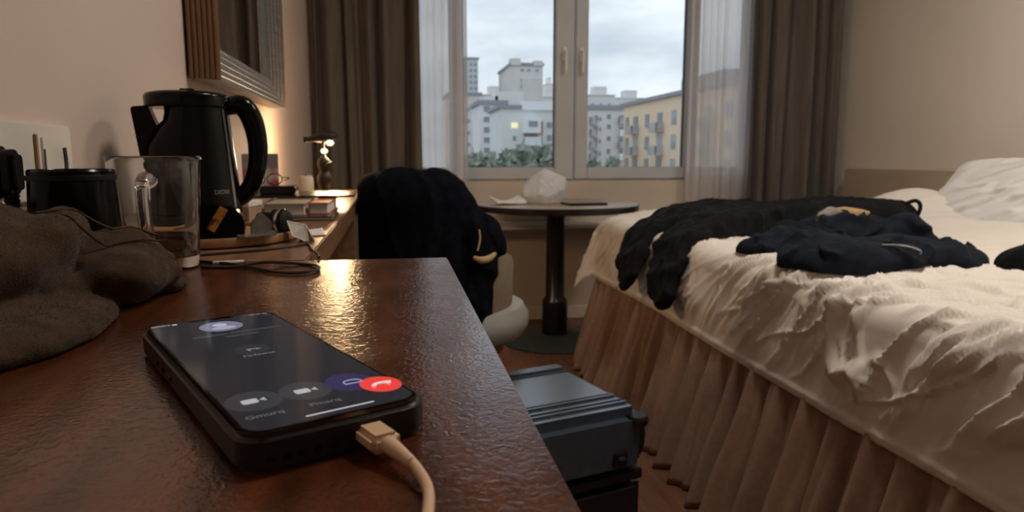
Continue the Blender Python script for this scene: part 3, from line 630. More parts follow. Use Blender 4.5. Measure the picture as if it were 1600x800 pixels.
# ------------------------------------------------------------------ brown fleece on the desk (left foreground)
def smooth_mesh(v, f, it=3):
    e = np.concatenate([f[:, [k, (k + 1) % 4]] for k in range(4)])
    for _ in range(it):
        a = np.zeros_like(v); c = np.zeros(len(v))
        for i, j in ((0, 1), (1, 0)):
            np.add.at(a, e[:, i], v[e[:, j]]); np.add.at(c, e[:, i], 1)
        v = v * .4 + .6 * a / np.maximum(c, 1)[:, None]
    return v, f
def blob(lo, hi, h, fn, it=3):
    P = grid3(lo, hi, h); return smooth_mesh(*surface_nets(fn(P), lo, h), it)
def chain(P, pts, r, off=0., k=.03):
    """smooth union of capsules along pts; r a number or one radius for each point"""
    rs = r if hasattr(r, '__len__') else [r] * len(pts); d = None
    for i in range(len(pts) - 1):
        a, b = np.array(pts[i], float), np.array(pts[i + 1], float); ab = b - a
        t = np.clip(((P - a) @ ab) / (ab @ ab), 0, 1); q = np.linalg.norm(P - a - t[..., None] * ab, axis=-1) - (rs[i] + (rs[i + 1] - rs[i]) * t)
        d = q if d is None else smin(d, q, k)
    return d
def fleece():
    def fn(P):
        x, y, z = P[..., 0], P[..., 1], P[..., 2]
        wob = .004 * pn(x * 18, y * 18, z * 18) + .0016 * pn(x * 50 + 9, y * 50, z * 50)
        body = ell(P, (-.342, .550, .818), (.104, .104, .058), .15)
        body = smin(body, ell(P, (-.355, .44, .806), (.085, .09, .042), .1), .03)
        fold = chain(P, [(-.285, .475, .805), (-.258, .520, .822), (-.252, .565, .836), (-.262, .610, .842), (-.29, .640, .838)], [.014, .017, .018, .016, .012], k=.01)
        tip = ell(P, (-.232, .628, .804), (.040, .062, .026), .45)
        tip = smin(tip, chain(P, [(-.255, .60, .822), (-.225, .645, .818), (-.203, .672, .806)], [.014, .014, .010]), .012)
        tip = smin(tip, chain(P, [(-.250, .555, .800), (-.218, .600, .800), (-.194, .650, .800)], [.010, .012, .010]), .008)
        low = ell(P, (-.300, .515, .786), (.105, .140, .021), .2)
        low = smin(low, ell(P, (-.208, .664, .787), (.026, .026, .010), .5), .01)
        d = smin(body, fold, .005); d = smin(d, tip, .003); d = smin(d, low, .0015) + wob
        d = np.maximum(d, HC + .0006 - z); return np.maximum(d, XW + .004 - x)
    return blob((-.386, .30, .776), (-.165, .76, .895), .0030, fn, 1)
v_, f_ = fleece()
fl = thing('fleece_garment', 'crumpled dark brown fleece garment on the desk at left', 'garment', (0, 0, 0))
raw('fleece', v_, f_, m_fleece, fl)
fo = fl.children[0]; s_ = fo.modifiers.new('round', 'SUBSURF'); s_.levels = 1; s_.render_levels = 1
def fuzz(v, f, n, ln, w, m, parent):
    a, b, c = v[f[:, 0]], v[f[:, 1]], v[f[:, 2]]; nr = np.cross(b - a, v[f[:, 3]] - a); ar = np.linalg.norm(nr, axis=1); k = rng.choice(len(f), n, p=ar / ar.sum())
    t = rng.rand(n, 2); q = v[f]; p = (q[k, 0] * ((1 - t[:, :1]) * (1 - t[:, 1:])) + q[k, 1] * (t[:, :1] * (1 - t[:, 1:])) + q[k, 2] * (t[:, :1] * t[:, 1:]) + q[k, 3] * ((1 - t[:, :1]) * t[:, 1:]))
    N = nr[k] / (ar[k][:, None] + 1e-12); d = N + rng.normal(size=(n, 3)) * .65; d /= np.linalg.norm(d, axis=1)[:, None]; L_ = ln * (.4 + .8 * rng.rand(n))[:, None]
    sd = np.cross(d, rng.normal(size=(n, 3))); sd /= np.linalg.norm(sd, axis=1)[:, None]
    V = np.stack([p - sd * w - N * .0004, p + sd * w - N * .0004, p + d * L_], 1).reshape(-1, 3); raw('fuzz', V, np.arange(3 * n).reshape(n, 3), m, parent, kind='stuff', smooth=False)
vs_, fs_ = v_.copy(), f_.copy(); cen = vs_[fs_].mean(axis=1); nn = np.cross(vs_[fs_[:, 1]] - vs_[fs_[:, 0]], vs_[fs_[:, 3]] - vs_[fs_[:, 0]])
if (nn * (cen - vs_.mean(axis=0))).sum(axis=1).mean() < 0: fs_ = fs_[:, ::-1]
fuzz(vs_, fs_, 90000, .0024, .00009, m_fleece, fl)
m_piping = mat('fleece_piping', (.050, .031, .019), .9, c2=(.085, .052, .032), scale=200, bump=.4, bscale=900, bdist=.001, spec=.1)  # lighter brown than the fleece, standing in for the piping's lit edges
def seam(path, r=.0015):
    pts = []
    for k in range(len(path) - 1):
        for t in np.linspace(0, 1, 6, endpoint=False): pts.append(np.array(path[k]) * (1 - t) + np.array(path[k + 1]) * t)
    out = []
    for p in pts:
        d = np.hypot(vs_[:, 0] - p[0], vs_[:, 1] - p[1]); out.append((p[0], p[1], float(vs_[d < .005][:, 2].max()) - .0002))
    z = np.convolve(np.pad([o[2] for o in out], 2, 'edge'), np.ones(5) / 5, 'valid')
    MB().tube([(o[0], o[1], q_) for o, q_ in zip(out, z)], r, 8, 2).build('seam_piping', m_piping, fl, smooth=True)
seam([(-.268, .585), (-.246, .612), (-.224, .640), (-.205, .668)], .0011); seam([(-.252, .565), (-.232, .592), (-.213, .622), (-.197, .652)], .0009)

# ------------------------------------------------------------------ phone with charging plug
ph = thing('phone', 'black smartphone in a case showing an incoming video call', 'phone', (-.0708, .3757, HC), math.radians(26.9))
PW, PL, PT = .0816, .2173, .0152
MB().prism(rrect(PW, PL, .0125, 8), 0, PT).build('phone_case', m_case_ph, ph, bevel=.0026, bseg=3)
MB().prism(rrect(PW - .0052, PL - .0052, .0105, 8), PT - .0012, PT + .0004).build('metal_rim', m_rim, ph, bevel=.0004)
sc_ = MB().prism(rrect(PW - .0062, PL - .0062, .010, 8), PT, PT + .0007).build('front_glass', m_bezel, ph, bevel=.0003)
m_scr = mat('screen_dark', (.004, .004, .005), .10, emit=(.020, .020, .024), es=1.)
SZ = PT + .0008
scr = MB().prism(rrect(PW - .0090, PL - .0090, .0088, 8), SZ - .0004, SZ).build('screen', m_scr, ph)
def ui(name, poly, c, lift=.00006, s=1.):
    return MB().prism(poly, SZ, SZ + lift).build(name, mat('ui_' + name, tuple(x * .05 for x in c), .12, emit=c, es=s), scr)
def P2(u, v): return (-PW / 2 + u * PW, PL / 2 - v * PL)             # u across, v down the screen
def disc(name, u, v, r, c, lift=.00006, ry=None): x, y = P2(u, v); return ui(name, circ(x, y, r, 32, ry), c, lift)
def bar(name, u, v, w, h, c, lift=.00006): x, y = P2(u, v); return ui(name, [(x + a, y + b) for a, b in rrect(w, h, min(w, h) * .49, 3)], c, lift)
def uitext(s, u, v, size, c):
    x, y = P2(u, v); return put('screen_text', text_mesh(s, size), mat('ui_text', (.05, .05, .05), .2, emit=c, es=1.), scr, loc=(x, y, SZ + .00012))
ui('notch', [(x, y + PL / 2 - .0062) for x, y in rrect(.026, .0052, .0022, 4)], (.0006, .0006, .0006))
MB().prism(rrect(.010, .0009, .0004, 2), SZ, SZ + .0002, Matrix.Translation((0, PL / 2 - .0045, 0))).build('earpiece', m_blackm, ph)
disc('avatar', .50, .135, .0125, (.17, .17, .25), .00006, .0135); disc('avatar_head', .50, .118, .0042, (.40, .40, .50), .00012, .0045); disc('avatar_shoulders', .505, .158, .0072, (.34, .34, .44), .00012, .0042)
for u, v, w in ((.36, .232, .020), (.60, .228, .017), (.78, .228, .014), (.56, .265, .020)): bar('blurred_name', u, v, w, .0034, (.050, .050, .054))
uitext('BI004', .13, .040, .0046, (.35, .35, .37)); disc('status_arrow', .225, .040, .0016, (.45, .45, .48))
for u in (.80, .85, .90): bar('status_mark', u, .040, .0034, .0017, (.22, .22, .24))
bar('status_mark', .90, .063, .005, .002, (.06, .06, .065))
disc('round_button', .50, .43, .0088, (.030, .030, .034), .00006, .0105); bar('button_glyph', .50, .428, .0065, .0013, (.20, .20, .21), .00012); bar('button_glyph', .475, .435, .0013, .0042, (.20, .20, .21), .00012); bar('button_glyph', .535, .434, .0028, .0013, (.20, .20, .21), .00012)
uitext('Finlawss', .50, .487, .0050, (.17, .17, .18))
def cam_glyph(u, v):
    x, y = P2(u, v); ui('camera_glyph', [(x + a - .0016, y + b) for a, b in rrect(.0068, .0058, .0012, 3)], (.42, .42, .43), .00012)
    ui('camera_glyph', [(x + .0024, y), (x + .0050, y + .0024), (x + .0050, y - .0024)], (.36, .36, .37), .00012)
disc('round_button', .205, .815, .0118, (.040, .040, .044), .00006, .0130); cam_glyph(.205, .815); uitext('Gmurq', .19, .905, .0054, (.12, .12, .13))
disc('round_button', .485, .815, .0112, (.040, .040, .044), .00006, .0130); cam_glyph(.485, .815); uitext('Pmarq', .50, .905, .0052, (.11, .11, .12))
disc('navy_button', .740, .815, .0108, (.030, .028, .085), .00006, .0135)
x, y = P2(.75, .82); gl = MB().tube([(x + a * .0038, y + b * .0028, SZ + .00012) for a, b in ((-1, -.7), (-1, .4), (-.5, 1), (.5, 1), (1, .4), (1, -.7), (-1, -.7))], .0003, 6, 3).build('bubble_glyph', mat('ui_glyph', (.02, .02, .02), .3, emit=(.30, .28, .42), es=1), scr)
disc('end_call_button', .865, .868, .0092, (.78, .055, .045), .00018, .0112)
x, y = P2(.865, .868)
MB().tube([(x - .0040, y - .0014, SZ + .0003), (x - .002, y + .0008, SZ + .0003), (x + .002, y + .0008, SZ + .0003), (x + .0040, y - .0014, SZ + .0003)], [.0011, .0006, .0006, .0011], 8, 3).build('handset_glyph', mat('ui_handset', (.05, .05, .05), .3, emit=(.80, .62, .60), es=1), scr)
bar('home_bar', .53, .957, .030, .0011, (.55, .55, .56))
for k in range(5): MB().prism(rrect(.0036, .0026, .001, 3), 0, .0006, Matrix.Translation((-.030 + .0062 * k, -PL / 2 - .0002, .0055)) @ Matrix.Rotation(PI / 2, 4, 'X')).build('speaker_hole', m_bezel, ph)
for v in (.24, .31, .40): MB().box(-PW / 2 - .0007, -PW / 2 + .001, PL / 2 - v * PL - .0055, PL / 2 - v * PL + .0055, .005, .0078).build('side_button', m_case_ph, ph, bevel=.0004)
MB().box(PW / 2 - .001, PW / 2 + .0007, PL / 2 - .34 * PL - .009, PL / 2 - .34 * PL + .009, .005, .0078).build('side_button', m_case_ph, ph, bevel=.0004)
ck = thing('phone_charger_cable', 'pale charging cable plugged into the near end of the phone', 'cable', (-.0708, .3757, HC), math.radians(26.9))
y0 = -PL / 2
MB().box(.004, .017, y0 - .017, y0 + .001, .0034, .0112).build('plug_shell', m_cable_warm, ck, bevel=.0022, bseg=3)
MB().tube([(.0105, y0 - .0165, .0073), (.0108, y0 - .022, .0072), (.0112, y0 - .028, .0066), (.0118, y0 - .034, .0056)], [.0036, .0033, .0028, .0023], 14, 3).build('strain_relief', m_cable_warm, ck, smooth=True)
MB().tube([(.0113, y0 - .028, .0066), (.012, y0 - .036, .0052), (.0085, y0 - .052, .0032), (-.002, y0 - .070, .0024), (-.02, y0 - .10, .0024), (-.03, y0 - .16, .0024)], .0021, 12, 6).build('cord', m_cable_warm, ck, smooth=True)

# ------------------------------------------------------------------ round table by the window
tb_ = thing('pedestal_table', 'round pedestal table with dark edge in front of the window', 'table', (.765, 3.30, 0))
MB().lathe([(0, 0), (.26, 0), (.265, .006), (.25, .018), (.10, .03), (.06, .035), (0, .036)], 48).build('foot_plate', m_iron, tb_, smooth=True)
MB().lathe([(.055, .03), (.062, .04), (.062, .19), (.058, .205), (.046, .22), (.044, .60), (.055, .635), (0, .636)], 32).build('column', m_darkwood, tb_, smooth=True)
MB().lathe([(0, .632), (.17, .632), (.18, .640), (.38, .642), (.395, .646), (.395, .671), (.391, .673), (0, .673)], 64).build('edge_band', m_darkwood, tb_, smooth=True)
MB().lathe([(0, .6725), (.389, .6725), (.3895, .6745), (0, .675)], 64).build('tabletop', m_tabletop, tb_, smooth=True)
TT = .675
def plastic_bag():
    n = 2; bm = bmesh.new(); bmesh.ops.create_icosphere(bm, subdivisions=5, radius=1)
    P = np.array([v.co for v in bm.verts]); u = P / np.linalg.norm(P, axis=1)[:, None]
    facets = rng.normal(size=(26, 3)); facets /= np.linalg.norm(facets, axis=1)[:, None]; dist = .78 + .2 * rng.rand(26)
    extra = np.array([[-.75, 0, .65], [.45, 0, .89], [1, 0, .1], [-1, 0, 0], [0, -1, .1], [0, 0, -1], [.95, .1, -.3]]); extra /= np.linalg.norm(extra, axis=1)[:, None]
    F = np.concatenate([facets, extra]); D = np.concatenate([dist, [.82, .86, .92, .94, .8, .62, .93]])
    dt = u @ F.T; r = np.min(np.where(dt > .05, D / np.maximum(dt, .05), 9), axis=1)
    r = np.minimum(r, 1.08) * (1 + .05 * pn(u[:, 0] * 6, u[:, 1] * 6, u[:, 2] * 6))
    Q = u * r[:, None] * np.array([.112, .10, .100]); Q[:, 2] -= Q[:, 2].min()
    f = [[v.index for v in q.verts] for q in bm.faces]; bm.free(); return Q, f
v_, f_ = plastic_bag()
bg = thing('carrier_bag', 'stuffed white plastic bag on the round table', 'bag', (.705, 3.27, TT + .001))
raw('bag', v_, f_, m_bag, bg)
raw('contents', v_ * np.array([.55, .5, .5]) + np.array([.01, 0, .045]), f_, m_blue, bg)
sheet('napkin', 'folded white paper napkins left of the plastic bag', 'napkin', (.520, 3.23, TT + .006), .25, .15, .11, .030, m_pillow, .010)
tbp = thing('tablet', 'flat dark tablet on the right side of the round table', 'tablet', (.865, 3.16, TT), .1)
MB().prism(rrect(.19, .13, .008), 0, .010).build('tablet_body', m_darkwood, tbp, bevel=.002)
MB().prism(rrect(.176, .115, .004), .010, .0106).build('screen', m_bezel, tbp)

# ------------------------------------------------------------------ tub chair with a dark jacket over its back
CX, CY = .122, 2.15
ch = thing('tub_chair', 'beige tub chair with cream seat beneath the dark jacket', 'chair', (CX, CY, 0), math.radians(8))
def back_top(a): return .60 + .14 * np.exp(-((np.degrees(a) - 268) / 40.) ** 2)
n = 40; A_ = np.linspace(math.radians(190), math.radians(338), n); vs = []; fs = []
for i, a in enumerate(A_):
    t = float(back_top(a)); ca_, sa = math.cos(a), math.sin(a)
    ring_ = [(.195, .44), (.195, t - .03), (.202, t - .008), (.218, t), (.234, t - .008), (.240, t - .03), (.236, .45), (.23, .43), (.20, .43)]
    vs += [(r * ca_, r * sa, z) for r, z in ring_]
    if i: fs += [((i - 1) * 9 + k, (i - 1) * 9 + (k + 1) % 9, i * 9 + (k + 1) % 9, i * 9 + k) for k in range(9)]
fs += [tuple(range(9)), tuple((n - 1) * 9 + k for k in range(9))[::-1]]
MB().add(vs, fs).build('backrest', m_tub, ch, smooth=True)
MB().lathe([(0, .34), (.20, .34), (.245, .355), (.262, .385), (.262, .415), (.245, .445), (.19, .458), (0, .464)], 48, (.03, .012, 0)).build('seat', m_cream, ch, smooth=True)
MB().lathe([(0, .30), (.20, .30), (.205, .345), (0, .345)], 40, (.01, .01, 0)).build('seat_base', m_tub, ch, smooth=True)
for a in (45, 135, 225, 315):
    c_, s_ = math.cos(math.radians(a)), math.sin(math.radians(a))
    MB().tube([(.155 * c_, .155 * s_, .305), (.20 * c_, .20 * s_, 0)], [.020, .012], 12).build('leg', m_darkwood, ch, smooth=True)

def jacket():
    def fn(P):
        x, y, z = P[..., 0], P[..., 1], P[..., 2]
        yb_ = 2.045 + .9 * np.abs(x - .07) ** 2 * 4
        w = .165 + .10 * ss(.80, .45, z); cx = .048 + .03 * ss(.7, .45, z)
        q = np.stack([np.maximum(np.abs(x - cx) - (w - .07), 0), np.maximum(np.abs(y - yb_ - .03 * (z - .6)) - .030, 0), np.maximum(z - .775, 0)], -1)
        d = np.linalg.norm(q, axis=-1) - .068
        d = smin(d, ell(P, (.030, 2.05, .790), (.105, .080, .066)), .04)
        d = smin(d, ell(P, (.165, 2.05, .735), (.060, .060, .075)), .02)
        arm = chain(P, [(.185, 2.045, .745), (.225, 2.04, .690), (.275, 2.06, .648)], [.045, .045, .034], k=.02)
        arm = smin(arm, chain(P, [(.19, 2.03, .70), (.23, 2.02, .60), (.20, 2.01, .50)], [.05, .042, .05], k=.02), .02)
        d = smin(d, arm, .018)
        n1 = pn(x * 16 + 2 * pn(x * 5, z * 4, 3), y * 6, z * 4); d -= .014 * n1 + .010 * np.clip(1 - np.abs(pn(x * 11 + z * 4, y * 5, z * 5 + 7)) * 6, 0, 1)
        return np.maximum(np.maximum(d, -.0985 - x), .40 + .02 * pn(x * 9, y * 9) - z)
    return blob((-.12, 1.90, .36), (.40, 2.24, .90), .0075, fn, 2)
jk = thing('jacket', 'black jacket draped over the back of the tub chair', 'jacket', (.0, -.12, .004))
v_, f_ = jacket(); bo = raw('shell', v_, f_, m_navy, jk); s_ = bo.modifiers.new('round', 'SUBSURF'); s_.levels = s_.render_levels = 1
MB().tube([(.205, 1.965, .628), (.222, 1.961, .620), (.245, 1.968, .622), (.266, 1.985, .634)], [.005, .010, .010, .005], 10, 4).build('lining', m_tan, jk, smooth=True)
MB().tube([(.222, 1.982, .700), (.224, 1.975, .675), (.216, 1.966, .645)], .0026, 8, 4).build('sleeve_tab', m_tan, jk, smooth=True)

# ------------------------------------------------------------------ suitcase on the floor
sc2 = thing('suitcase', 'dark blue-grey hard suitcase lying between desk and bed', 'suitcase', (.567, 1.492, 0), math.radians(17))
SW, SD, SH = .52, .41, .322       # runs to the left and away from its near right corner
MB().box(-SW, 0, 0, SD, .012, SH * .5 - .004).build('lower_shell', m_case_k, sc2, bevel=.024, bseg=4)
MB().box(-SW, 0, 0, SD, SH * .5 + .004, SH).build('upper_shell', m_case, sc2, bevel=.024, bseg=4)
MB().box(-SW + .004, -.004, .004, SD - .004, SH * .5 - .012, SH * .5 + .012).build('zip_band', m_case_k, sc2, bevel=.003)
for k, y in enumerate((.050, .072, .100, .118)):
    MB().box(-SW + .02, -.022, y - .006, y + .006, SH - .003, SH + (.0035 if k % 2 else .005)).build('ridge', m_case, sc2, bevel=.003)
MB().box(-SW + .02, -.022, SD - .075, SD - .035, SH - .003, SH + .007).build('ridge', m_case, sc2, bevel=.003)
MB().box(-SW + .02, -.02, SD - .092, SD - .080, SH - .003, SH + .002).build('strap_band', m_case_k, sc2, bevel=.001)
for y in (.012, SD - .012):
    for z in (SH - .03,): MB().lathe([(0, -.012), (.022, -.012), (.026, -.006), (.026, .006), (.022, .012), (0, .012)], 20, (-.018, y, z)).build('corner_guard', m_case_k, sc2, smooth=True)
lt = MB().prism(rrect(.036, .036, .006), 0, .010, Matrix.Translation((-.075, 0, .212)) @ Matrix.Rotation(PI / 2, 4, 'X')).build('latch', m_case_k, sc2, bevel=.003)
MB().prism(rrect(.020, .010, .003), .010, .014, Matrix.Translation((-.075, 0, .216)) @ Matrix.Rotation(PI / 2, 4, 'X')).build('latch_catch', m_case, lt, bevel=.0015)
MB().tube([(-.004, .05, .262), (.020, .052, .258), (.030, .058, .235), (.030, .062, .20), (.020, .064, .180), (-.004, .066, .176)], [.007, .008, .009, .009, .008, .007], 12, 5).build('handle', m_case_k, sc2, smooth=True)
for a, b in ((-.05, .05), (-.05, SD - .05), (-SW + .05, .05), (-SW + .05, SD - .05)): MB().lathe([(0, 0), (.014, 0), (.016, .014), (0, .014)], 14, (a, b, 0)).build('foot', m_case_k, sc2)

# ------------------------------------------------------------------ bed
BX0, BY0, BY1, BZ = .885, .45, 2.90, .60
bd = thing('bed', 'double bed with brown pleated valance, head against the right wall', 'bed', (0, 0, 0))
MB().box(BX0 + .03, XR - .06, BY0 + .03, BY1 - .03, .05, .36).build('base', m_skirt, bd)
MB().box(BX0 + .015, XR - .055, BY0 + .015, BY1 - .015, .36, BZ - .02).build('mattress', m_mattress, bd, bevel=.04, bseg=3)
def skirt():
    path = [(BX0 - .012, y) for y in np.linspace(BY0, BY1 - .03, 620)] + [(BX0 - .012 + .03 - .03 * math.cos(t), BY1 - .03 + .03 * math.sin(t)) for t in np.linspace(0, PI / 2, 12)] + [(x, BY1) for x in np.linspace(BX0 + .03, XR - .08, 300)]
    path = np.array(path); tg = np.gradient(path, axis=0); tg /= np.linalg.norm(tg, axis=1)[:, None]; nr = np.stack([-tg[:, 1], tg[:, 0]], 1)
    s = np.concatenate([[0], np.cumsum(np.linalg.norm(np.diff(path, axis=0), axis=1))])
    zz = np.linspace(.004, .47, 26); v = (zz - .004) / .466
    S, Vv = np.meshgrid(s, v, indexing='ij')
    w = S + .03 * pn(S * 3, 0) + .012 * pn(S * 8, Vv * 1.5, 4)
    f = .75 + .45 * pn(S * 2.2, 7, Vv * .4)
    a = (.003 + .042 * (1 - Vv) ** 1.0) * f
    D = a * np.sin(2 * PI * w / .105) + a * .45 * np.sin(2 * PI * w / .043 + 2 * pn(S * 2, Vv)) + .105 * (1 - Vv) ** 1.1 + .006 * pn(S * 18, Vv * 3)
    P = np.stack([path[:, None, 0] + nr[:, None, 0] * D, path[:, None, 1] + nr[:, None, 1] * D, np.broadcast_to(zz, S.shape)], -1)
    return grid_mesh(P)
v_, f_ = skirt(); solid(raw('valance', v_, f_, m_skirt, bd), .003)
hb = MB().box(XR - .052, XR - .002, .35, 3.46, .12, .832).build('headboard', m_head, bd, bevel=.008)

# duvet: top sheet that rolls over the foot edge and the far side
DZ = .640
def duvet_base(S, T):
    """S: distance inward from the foot edge (negative = hanging); T: along the bed (beyond YE = hanging on the far side)."""
    XE, YE, R = .865, 2.86, .055
    def roll(e):                                                     # e>0: cloth past the edge -> (outward, drop)
        a = np.clip(e / R, 0, PI / 2)
        return R * np.sin(a), R * (1 - np.cos(a)) + np.maximum(e - R * PI / 2, 0)
    es = np.maximum(-S + .0, 0); et = np.maximum(T - YE, 0)
    os_, ds = roll(es); ot, dt = roll(et)
    drop = np.sqrt(ds ** 2 + dt ** 2 + .0 * ds)
    X = XE + .055 + np.maximum(S, 0) - os_ - .10 * np.maximum(ds - .06, 0); Y = np.minimum(T, YE) + ot + .20 * dt
    cr = np.minimum(ds, dt); X -= .35 * cr; Y += .10 * cr
    return X, Y, DZ - drop
def top_bumps(X, Y):
    z = .020 * pn(X * 2.2, Y * 2.2, 1) + .010 * pn(X * 5, Y * 5, 2)
    z = z + .125 * np.exp(-(((X - 2.16) / .24) ** 2 + ((Y - 2.62) / .24) ** 2)) + .03 * np.exp(-(((X - 1.15) / .22) ** 2 + ((Y - 2.75) / .25) ** 2))
    z = z + .045 * np.exp(-(((X - 2.15) / .3) ** 2 + ((Y - 1.9) / .4) ** 2))
    return z
def duvet():
    s = np.concatenate([np.arange(-.285, .55, .0055), np.arange(.55, 1.47, .011)]); t = np.arange(.55, 3.09, .0062)
    S, T = np.meshgrid(s, t, indexing='ij')
    hang = .020 * pn(T * 1.6, 3)
    S2 = np.where(S < 0, S * (1 + hang * 2), S)
    X, Y, Z = duvet_base(S2, T)
    Z = Z + top_bumps(X, Y) * ss(-.05, .12, S) * (1 - ss(2.82, 2.90, T))
    P = np.stack([X, Y, Z], -1)
    du = np.gradient(P, axis=0); dv = np.gradient(P, axis=1); N = np.cross(du, dv); N /= np.linalg.norm(N, axis=-1, keepdims=True) + 1e-9
    N *= np.sign(N[..., 2:3] + .0 * N[..., 2:3] + (np.abs(N[..., 2:3]) < .02) * 0 + 1e-6)
    N = np.where((S < 0)[..., None] & (np.abs(N[..., 2:3]) < .05), np.where(N[..., 0:1] > 0, -N, N), N)
    wx = S + .05 * pn(S * 5, T * 5, 8); wt = T + .75 * S + .09 * pn(S * 3, T * 3, 5) + .012 * pn(S * 12, T * 12, 9)
    near = (ss(.62, .10, S) * .9 + .45) * (.40 + .60 * ss(2.3, 1.5, T))
    tri = lambda n_, k_: np.clip(1 - np.abs(n_) * k_, 0, 1)
    r1 = tri(pn(wx * 1.8, wt * 7.5, 1.7), 9); r2 = tri(pn(wx * 2.6 + 5, wt * 13 + wx * 2, 6.3), 8); r3 = tri(pn(wx * 3.5 + 3, T * 9 + wx * 14, 2.2), 10); r4 = tri(pn(wx * 6, wt * 22 - wx * 6, 9.1), 7)
    patch = np.clip(.70 + .9 * pn(S * 4, T * 3, 12), .2, 1.2)
    D = near * patch * (.016 * r1 + .013 * r2 + .011 * r3 + .007 * r4 + .020 * pn(wx * 2.2, wt * 7, 21)) + .008 * pn(S * 6, T * 6, 3) * ss(.6, 0, S)
    D *= .10 + .90 * ss(-.275, -.17, S)
    D += .004 * np.exp(-((S + .27) / .006) ** 2)
    P = P + N * D[..., None]
    P[..., 0] = np.minimum(P[..., 0], XR - .057)
    return grid_mesh(P)
v_, f_ = duvet()
dv_ = thing('duvet', 'rumpled cream duvet hanging over the foot of the bed', 'duvet', (0, 0, 0))
raw('duvet_cover', v_, f_, m_duvet, dv_)
solid(dv_.children[0], .006, -1)

def pillow(w, l, t, seed):
    n = 90; u = np.linspace(-1, 1, n); U, V_ = np.meshgrid(u, u, indexing='ij')
    e = (1 - np.abs(U) ** 3.2) * (1 - np.abs(V_) ** 3.2); h = t / 2 * np.clip(e, 0, 1) ** .30
    k = 1 - .10 * (np.abs(U) ** 2) * (1 - np.abs(V_)) ; kx = 1 - .07 * (1 - np.abs(U)) * np.abs(V_) ** 2
    wr = .016 * np.clip(1 - np.abs(pn(U * 1.4 + seed, V_ * 4 + U * 3, seed)) * 5, 0, 1) * np.sqrt(e + 1e-6) + .010 * pn(U * 3, V_ * 3, seed) * e
    top = np.stack([U * w / 2 * kx, V_ * l / 2 * k, h + wr], -1); bot = np.stack([U * w / 2 * kx, V_ * l / 2 * k, -h * .8], -1)
    v1, f1 = grid_mesh(top); v2, f2 = grid_mesh(bot)
    return np.concatenate([v1, v2]), np.concatenate([f1, f2[:, ::-1] + len(v1)])
v_, f_ = pillow(.36, .72, .16, 3)
po = raw('pillow', v_, f_, m_pillow, label='white pillow leaning on the headboard at the right', cat='pillow', loc=(2.235, 2.215, .728), rot=(math.radians(-2), math.radians(-52), math.radians(2)), group='pillows at the headboard')

# ------------------------------------------------------------------ clothes thrown on the bed
def soft(name, v, f, m, parent):
    o = raw(name, v, f, m, parent); k = o.modifiers.new('round', 'SUBSURF'); k.levels = k.render_levels = 1; return o
BT = DZ + .004
def bedtop(x, y): return BT + top_bumps(np.asarray(x, float), np.asarray(y, float)) * ss(.9, 1.0, np.asarray(x, float))
def on(x, y, dz): return (x, y, float(bedtop(x, y)) + dz)
def ribbon(P, pts, w, t, r=.012, lat=(0, 1, 0), k=.02):
    d = None; lat = np.array(lat, float)
    for i in range(len(pts) - 1):
        a, b = np.array(pts[i], float), np.array(pts[i + 1], float); ln = np.linalg.norm(b - a); u = (b - a) / ln; l = lat - (lat @ u) * u; l /= np.linalg.norm(l); n = np.cross(u, l)
        q = P - a; al = q @ u; s_ = np.clip(al / ln, 0, 1); dl = np.abs(q @ l) - (w[i] + (w[i + 1] - w[i]) * s_); dn = np.abs(q @ n) - (t[i] + (t[i + 1] - t[i]) * s_)
        ex = np.maximum(np.maximum(al - ln, -al), 0)
        e = np.sqrt(np.maximum(dl, 0) ** 2 + np.maximum(dn, 0) ** 2 + ex ** 2) + np.minimum(np.maximum(dl, dn), 0) - r
        d = e if d is None else smin(d, e, k)
    return d
def trousers():
    def fn(P):
        x, y, z = P[..., 0], P[..., 1], P[..., 2]
        far = [on(1.80, 2.50, .035), on(1.50, 2.52, .035), on(1.20, 2.50, .035), on(1.0, 2.42, .030), (.870, 2.385, .628), (.812, 2.33, .55), (.790, 2.275, .478)]
        near = [on(1.80, 2.36, .040), on(1.50, 2.34, .045), on(1.22, 2.27, .045), on(1.0, 2.15, .035), (.870, 2.065, .628), (.812, 2.02, .54), (.790, 1.985, .462)]
        d = smin(ribbon(P, far, [.10, .10, .095, .085, .075, .062, .045], [.028, .028, .026, .018, .008, .005, .003]), ribbon(P, near, [.085, .09, .095, .095, .085, .062, .036], [.034, .036, .030, .018, .008, .005, .003]), .008)
        d = smin(d, chain(P, [on(1.82, 2.28, .04), on(1.70, 2.22, .05), on(1.45, 2.24, .04)], [.035, .045, .04]), .02)
        u = x + .25 * y
        d -= .009 * pn(x * 5, y * 14 + 1.5 * pn(x * 5, y * 5), z * 7) + .010 * np.clip(1 - np.abs(pn(x * 4 + y * 3, y * 15 - x * 4, z * 6 + 4)) * 5, 0, 1) + .007 * np.clip(1 - np.abs(pn(x * 8 - y * 3, y * 24 + x * 6, z * 9)) * 5, 0, 1)
        floor_ = np.where(x > .93, bedtop(x, y) + .001, -9); return np.maximum(d, floor_ - z)
    return blob((.735, 1.88, .42), (1.90, 2.66, .80), .0080, fn, 1)
tz = thing('trousers', 'black trousers thrown across the bed with legs over the foot edge', 'trousers', (0, 0, 0))
v_, f_ = trousers(); soft('cloth', v_, f_, m_cloth_k, tz)
MB().tube([on(1.40, 2.15, .066), on(1.48, 2.13, .076), on(1.58, 2.145, .068)], [.008, .018, .008], 10, 4).build('waist_lining', m_tan, tz, smooth=True)
MB().tube([on(1.80, 2.25, .075), on(1.83, 2.235, .085), on(1.855, 2.24, .06), on(1.85, 2.25, .02), on(1.83, 2.26, .015)], .007, 8, 4).build('belt_loop', m_cloth_k, tz, smooth=True)
